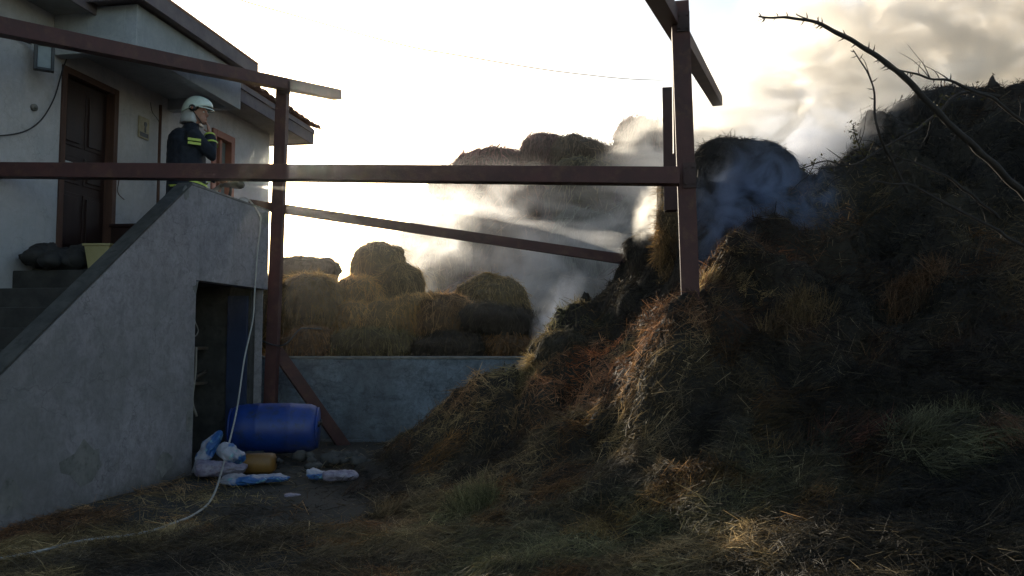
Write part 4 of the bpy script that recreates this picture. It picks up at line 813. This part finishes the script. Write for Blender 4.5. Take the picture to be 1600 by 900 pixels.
# helmet: shell with brim lip, crest, side disc with small badge, visor edge, neck guard
hm = MB(); rr_ = []
for i in range(11):
    th = i / 10 * R(92); rr_.append([hq(.165 * math.sin(th) * math.cos(q) * (1.0 if math.cos(q) > 0 else .93) - .012, .128 * math.sin(th) * math.sin(q), .040 + .150 * math.cos(th) - (.035 * math.sin(th) ** 4 * (-math.cos(q)))) for q in [2*math.pi*k/28 for k in range(28)]])
hm.loft(rr_, False); 
sh_ = hm.build('helmet', M['helmet'], body, True); so_ = sh_.modifiers.new('t', 'SOLIDIFY'); so_.thickness = .008; so_.offset = 1
MB().tube([hq(.02 + .15 * math.cos(q), .125 * math.sin(q), .05 - .012 * math.cos(q)) for q in np.linspace(-1.25, 1.25, 16)], [.007] * 16, 8).build('helmet_brim', M['helmet'], sh_, True)
for s in (-1, 1):
    MB().tube([hq(.00, s * .108, .035), hq(.00, s * .134, .033)], .036, 20).build('ear_disc', M['black'], sh_, True); MB().tube([hq(.00, s * .134, .033), hq(.0, s * .138, .033)], .015, 12).build('badge', M['brown_paint'], sh_, True)
MB().add([hq(.01, -.121, .082), hq(.055, -.118, .085), hq(.05, -.112, .105), hq(.03, -.113, .098), hq(.012, -.112, .105)], [(0, 1, 2, 3, 4)]).build('helmet_mark', M['black'], sh_)
ng = MB(); ng.loft([[hq(-.03 + (.125 + .012 * i) * math.cos(q), (.108 + .008 * i) * math.sin(q), .03 - .048 * i - .01 * math.cos(q)) for q in np.linspace(R(75), R(285), 22)] for i in range(4)] , False)
g_ = ng.build('neck_guard', M['silver'], sh_, True); s2_ = g_.modifiers.new('t', 'SOLIDIFY'); s2_.thickness = .006
MB().tube([hq(.0, -.118, .01), hq(.035, -.09, -.05), hq(.06, -.05, -.10), hq(.065, 0, -.118)], .006, 6).build('chin_strap', M['black'], sh_, True)
for s in (-1, 1): MB().ell(hq(.083, s * .030, .012), (.010, .013, .009), HR, 10, 6).build('eye', M['white_plastic'], body, True); MB().ell(hq(.0915, s * .030, .012), (.004, .006, .006), HR, 8, 6).build('iris', M['black'], body, True)
MB().ell(hq(-.02, 0, .035), (.102, .084, .09), HR).build('hair', M['hair'], body, True)
# nozzle and charged hose
NZ = body.matrix_basis @ (WF + Vector((.07, -.0, -.035))); nd_ = (at(384, 291, 8.85) - NZ).normalized()
nz = empty('fire_nozzle', NZ, 0, 'black pistol grip fire nozzle held over the parapet', 'nozzle')
tip = at(377, 289, 8.85) - NZ; u_ = tip.normalized(); 
MB().tube([-u_ * .16, -u_ * .05, Vector((0, 0, 0)), tip * .45, tip * .5, tip * .92, tip], [.026, .030, .034, .030, .042, .046, .040], 16).build('nozzle_barrel', M['black'], nz, True)
MB().tube([tip * .35, tip * .35 + Vector((-.005, 0, -.07)), tip * .35 + Vector((-.02, 0, -.16))], [.018, .017, .020], 10).build('pistol_grip', M['black'], nz, True)
MB().tube([tip * .2 + Vector((0, 0, .03)), tip * .25 + Vector((0, 0, .075)), tip * .6 + Vector((0, 0, .07))], .008, 8).build('bale_handle', M['silver'], nz, True)
cable('fire_hose', [NZ - u_ * .14, NZ - u_ * .26 + Vector((-.02, -.04, -.06)), hw(1.02, yA + .28, LZ + .5), hw(1.05, yA + .10, LZ + .10), hw(1.06, yA - .25, LZ + .04), hw(1.07, ly0 + .02, LZ + .04), hw(1.07, ly0 - run * 3, LZ - rise * 3 + .08), hw(1.07, ly0 - run * 8, LZ - rise * 8 + .08)], .028, M['hose_old'], 'grey fire hose running back down the stairs from the nozzle', 'hose', n=10)

# ------------------------------------------------------------------ smoke, steam and spray (real volumes)
def smoke_mat(name, dens, scale, lo, hi, col=(.9, .9, .9), g=.45, stretch=(1, 1, 1), dist=1.0, edge=(.0, .55), seed=0.0, step=1.0):
    m = bpy.data.materials.new(name); m.use_nodes = True; n = m.node_tree; n.nodes.clear(); out = nd(n, 'ShaderNodeOutputMaterial')
    v = nd(n, 'ShaderNodeVolumePrincipled'); v.inputs['Color'].default_value = (*col, 1); v.inputs['Anisotropy'].default_value = g
    tc = nd(n, 'ShaderNodeTexCoord'); mp = nd(n, 'ShaderNodeMapping'); mp.inputs['Scale'].default_value = stretch; mp.inputs['Location'].default_value = (seed, seed * .7, seed * 1.3)
    ge = nd(n, 'ShaderNodeNewGeometry'); n.links.new(ge.outputs['Position'], mp.inputs[0])
    t = nd(n, 'ShaderNodeTexNoise'); t.inputs['Scale'].default_value = scale; t.inputs['Detail'].default_value = 5; t.inputs['Roughness'].default_value = .6; t.inputs['Distortion'].default_value = dist
    n.links.new(mp.outputs[0], t.inputs['Vector']); r1 = nd(n, 'ShaderNodeMapRange'); r1.inputs[1].default_value = lo; r1.inputs[2].default_value = hi; n.links.new(t.outputs['Fac'], r1.inputs[0])
    ln = nd(n, 'ShaderNodeVectorMath', operation='LENGTH'); n.links.new(tc.outputs['Object'], ln.inputs[0])
    r2 = nd(n, 'ShaderNodeMapRange'); r2.interpolation_type = 'SMOOTHSTEP'; r2.inputs[1].default_value = 1.0; r2.inputs[2].default_value = edge[1]; n.links.new(ln.outputs['Value'], r2.inputs[0])
    mu = nd(n, 'ShaderNodeMath', operation='MULTIPLY'); n.links.new(r1.outputs[0], mu.inputs[0]); n.links.new(r2.outputs[0], mu.inputs[1])
    m2 = nd(n, 'ShaderNodeMath', operation='MULTIPLY'); m2.inputs[1].default_value = dens; n.links.new(mu.outputs[0], m2.inputs[0]); n.links.new(m2.outputs[0], v.inputs['Density'])
    n.links.new(v.outputs[0], out.inputs['Volume']); m.cycles.volume_step_rate = step; return m
def puff(name, c, rad, rot, m, label, cat='smoke'):
    b = MB().ell((0, 0, 0), (1, 1, 1), None, 24, 14); o = b.build(name, m); o.location = c; o.scale = rad; o.rotation_euler = [R(x) for x in rot]; tag(o, label, cat, kind='stuff'); return o
S = smoke_mat
puff('smoke', at(1440, 110, 15), (7.3, 2.6, 3.1), (0, -26, 0), S('smoke_plume', 3.4, .9, .48, .58, (.975, .95, .91), .6, (.8, 1, 1.3), 1.6, (0, .5), 3, .22), 'thick cream smoke plume rolling up behind the dark crest')
puff('smoke', at(860, 415, 15.6), (5.0, 2.2, 2.15), (0, 8, 0), S('smoke_bank', .78, .9, .45, .62, (.93, .935, .95), .6, (.8, 1, 1.3), 1.6, (0, .1), 8, .22), 'grey bank of smoke drifting over the bales')
puff('smoke', at(1200, 352, 7.6), (.90, .42, 1.0), (0, 24, 0), S('smoke_blue', 9, 2.8, .45, .60, (.36, .44, .62), .1, (1, 1, 1), 1.6, (0, .0), 12, .22), 'bluish smoke seeping from the hollow beside the black bale')
puff('smoke', at(1280, 255, 9.3), (1.5, .6, 1.1), (0, 30, 0), S('smoke_hollow', 6, 1.7, .44, .60, (.86, .89, .96), .4, (1, 1, 1), 1.6, (0, .0), 15, .22), 'grey smoke rising through the gap in the crest')
puff('smoke', at(1350, 222, 8.75), (1.15, .5, .5), (0, -26, 0), S('smoke_front', 4.2, 2.2, .45, .62, (.97, .95, .93), .5, (.8, 1, 1.3), 1.4, (0, .0), 49, .22), 'pale smoke blurring the left end of the dark crest')
puff('smoke', at(1390, 175, 10.8), (2.6, .7, 1.15), (0, -22, 0), S('smoke_crest', 1.8, 1.4, .44, .60, (.99, .97, .93), .55, (.8, 1, 1.3), 1.6, (0, .0), 45, .22), 'sunlit cream smoke clinging to the back of the dark crest')
puff('steam', at(872, 485, 10.4), (.30, .25, .66), (0, 30, 0), S('steam_wisp', 12, 5.5, .42, .62, (.88, .90, .95), .4, (1, 1, .7), .8, (0, .0), 21, .25), 'pale wisp of smoke curling up at the heap shoulder', 'steam')
puff('steam', at(1022, 338, 8.6), (.26, .22, .50), (0, 8, 0), S('steam_bright', 18, 6.5, .42, .62, (.95, .93, .88), .6, (1, 1, .7), .8, (0, .0), 24, .25), 'bright sunlit steam left of the short post', 'steam')
puff('steam', at(560, 400, 15.8), (1.8, .7, .8), (0, 0, 0), S('steam_far', 1.1, 1.6, .40, .66, (.93, .90, .84), .6, (1, 1, 1), 1.0, (0, .0), 27, .3), 'sunlit vapour over the small dark bale', 'steam')
puff('steam', at(680, 335, 16.5), (1.9, .8, 1.25), (0, 25, 0), S('steam_left', .8, 1.2, .40, .66, (.93, .91, .86), .6, (1, 1, 1), 1.0, (0, .0), 37, .3), 'soft bright vapour at the left end of the smoke bank', 'steam')
puff('steam', at(1035, 590, 7.0), (.34, .16, .14), (0, -28, 0), S('steam_low', 6, 6.0, .42, .66, (.85, .80, .76), .4, (1, 1, 1), .8, (0, .0), 31, .4), 'faint vapour low on the slope below the posts', 'steam')
puff('steam', at(1140, 195, 12.5), (.85, .6, 1.1), (0, 20, 0), S('steam_top', 2.2, 2.0, .40, .62, (.96, .94, .9), .6, (1, 1, .8), 1.0, (0, .0), 41, .3), 'bright smoke swallowing the end of the right rafter', 'steam')
# water spray: a widening jet that arcs from the nozzle to the charred bales
J = spline([at(380, 291, 8.85), at(520, 300, 9.4), at(700, 322, 9.9), at(860, 350, 9.9), at(1010, 392, 9.3)], 8)
jb = MB().tube([p - J[0] for p in J], [.010 + .12 * (i / (len(J) - 1)) ** .9 for i in range(len(J))], 16)
jm = bpy.data.materials.new('water_spray'); jm.use_nodes = True; n = jm.node_tree; n.nodes.clear(); out = nd(n, 'ShaderNodeOutputMaterial'); v = nd(n, 'ShaderNodeVolumePrincipled')
v.inputs['Color'].default_value = (.96, .97, 1, 1); v.inputs['Anisotropy'].default_value = .7
tc = nd(n, 'ShaderNodeTexCoord'); sp = nd(n, 'ShaderNodeSeparateXYZ'); n.links.new(tc.outputs['Object'], sp.inputs[0])
mr = nd(n, 'ShaderNodeMapRange'); mr.inputs[1].default_value = 0; mr.inputs[2].default_value = 2.5; mr.inputs[3].default_value = 9.0; mr.inputs[4].default_value = .6; n.links.new(sp.outputs[0], mr.inputs[0])
tn = nd(n, 'ShaderNodeTexNoise'); tn.inputs['Scale'].default_value = 1.0; tn.inputs['Detail'].default_value = 4; mpp = nd(n, 'ShaderNodeMapping'); mpp.inputs['Scale'].default_value = (1.2, 4, 9); mpp.inputs['Rotation'].default_value = (0, R(6), R(-8)); n.links.new(tc.outputs['Object'], mpp.inputs[0]); n.links.new(mpp.outputs[0], tn.inputs['Vector'])
mq = nd(n, 'ShaderNodeMapRange'); mq.inputs[1].default_value = .38; mq.inputs[2].default_value = .64; n.links.new(tn.outputs['Fac'], mq.inputs[0]); mz = nd(n, 'ShaderNodeMath', operation='MULTIPLY'); n.links.new(mr.outputs[0], mz.inputs[0]); n.links.new(mq.outputs[0], mz.inputs[1])
n.links.new(mz.outputs[0], v.inputs['Density']); n.links.new(v.outputs[0], out.inputs['Volume']); jm.cycles.volume_step_rate = .5
o = jb.build('water_spray', jm, smooth=True); o.location = J[0]; tag(o, 'thin fan of water spraying from the nozzle towards the hay', 'water spray', kind='stuff')

# thin sunlit haze over the whole yard
hz_ = MB().box((-185, -55, -1.1), (185, 185, 9.5)); hm_ = bpy.data.materials.new('haze'); hm_.use_nodes = True; n = hm_.node_tree; n.nodes.clear(); out = nd(n, 'ShaderNodeOutputMaterial'); v = nd(n, 'ShaderNodeVolumePrincipled')
v.inputs['Color'].default_value = (.97, .97, .97, 1); v.inputs['Anisotropy'].default_value = .95; v.inputs['Density'].default_value = .0005; n.links.new(v.outputs[0], out.inputs['Volume'])
tag(hz_.build('haze', hm_), 'thin smoky haze hanging over the yard', 'haze', kind='stuff')
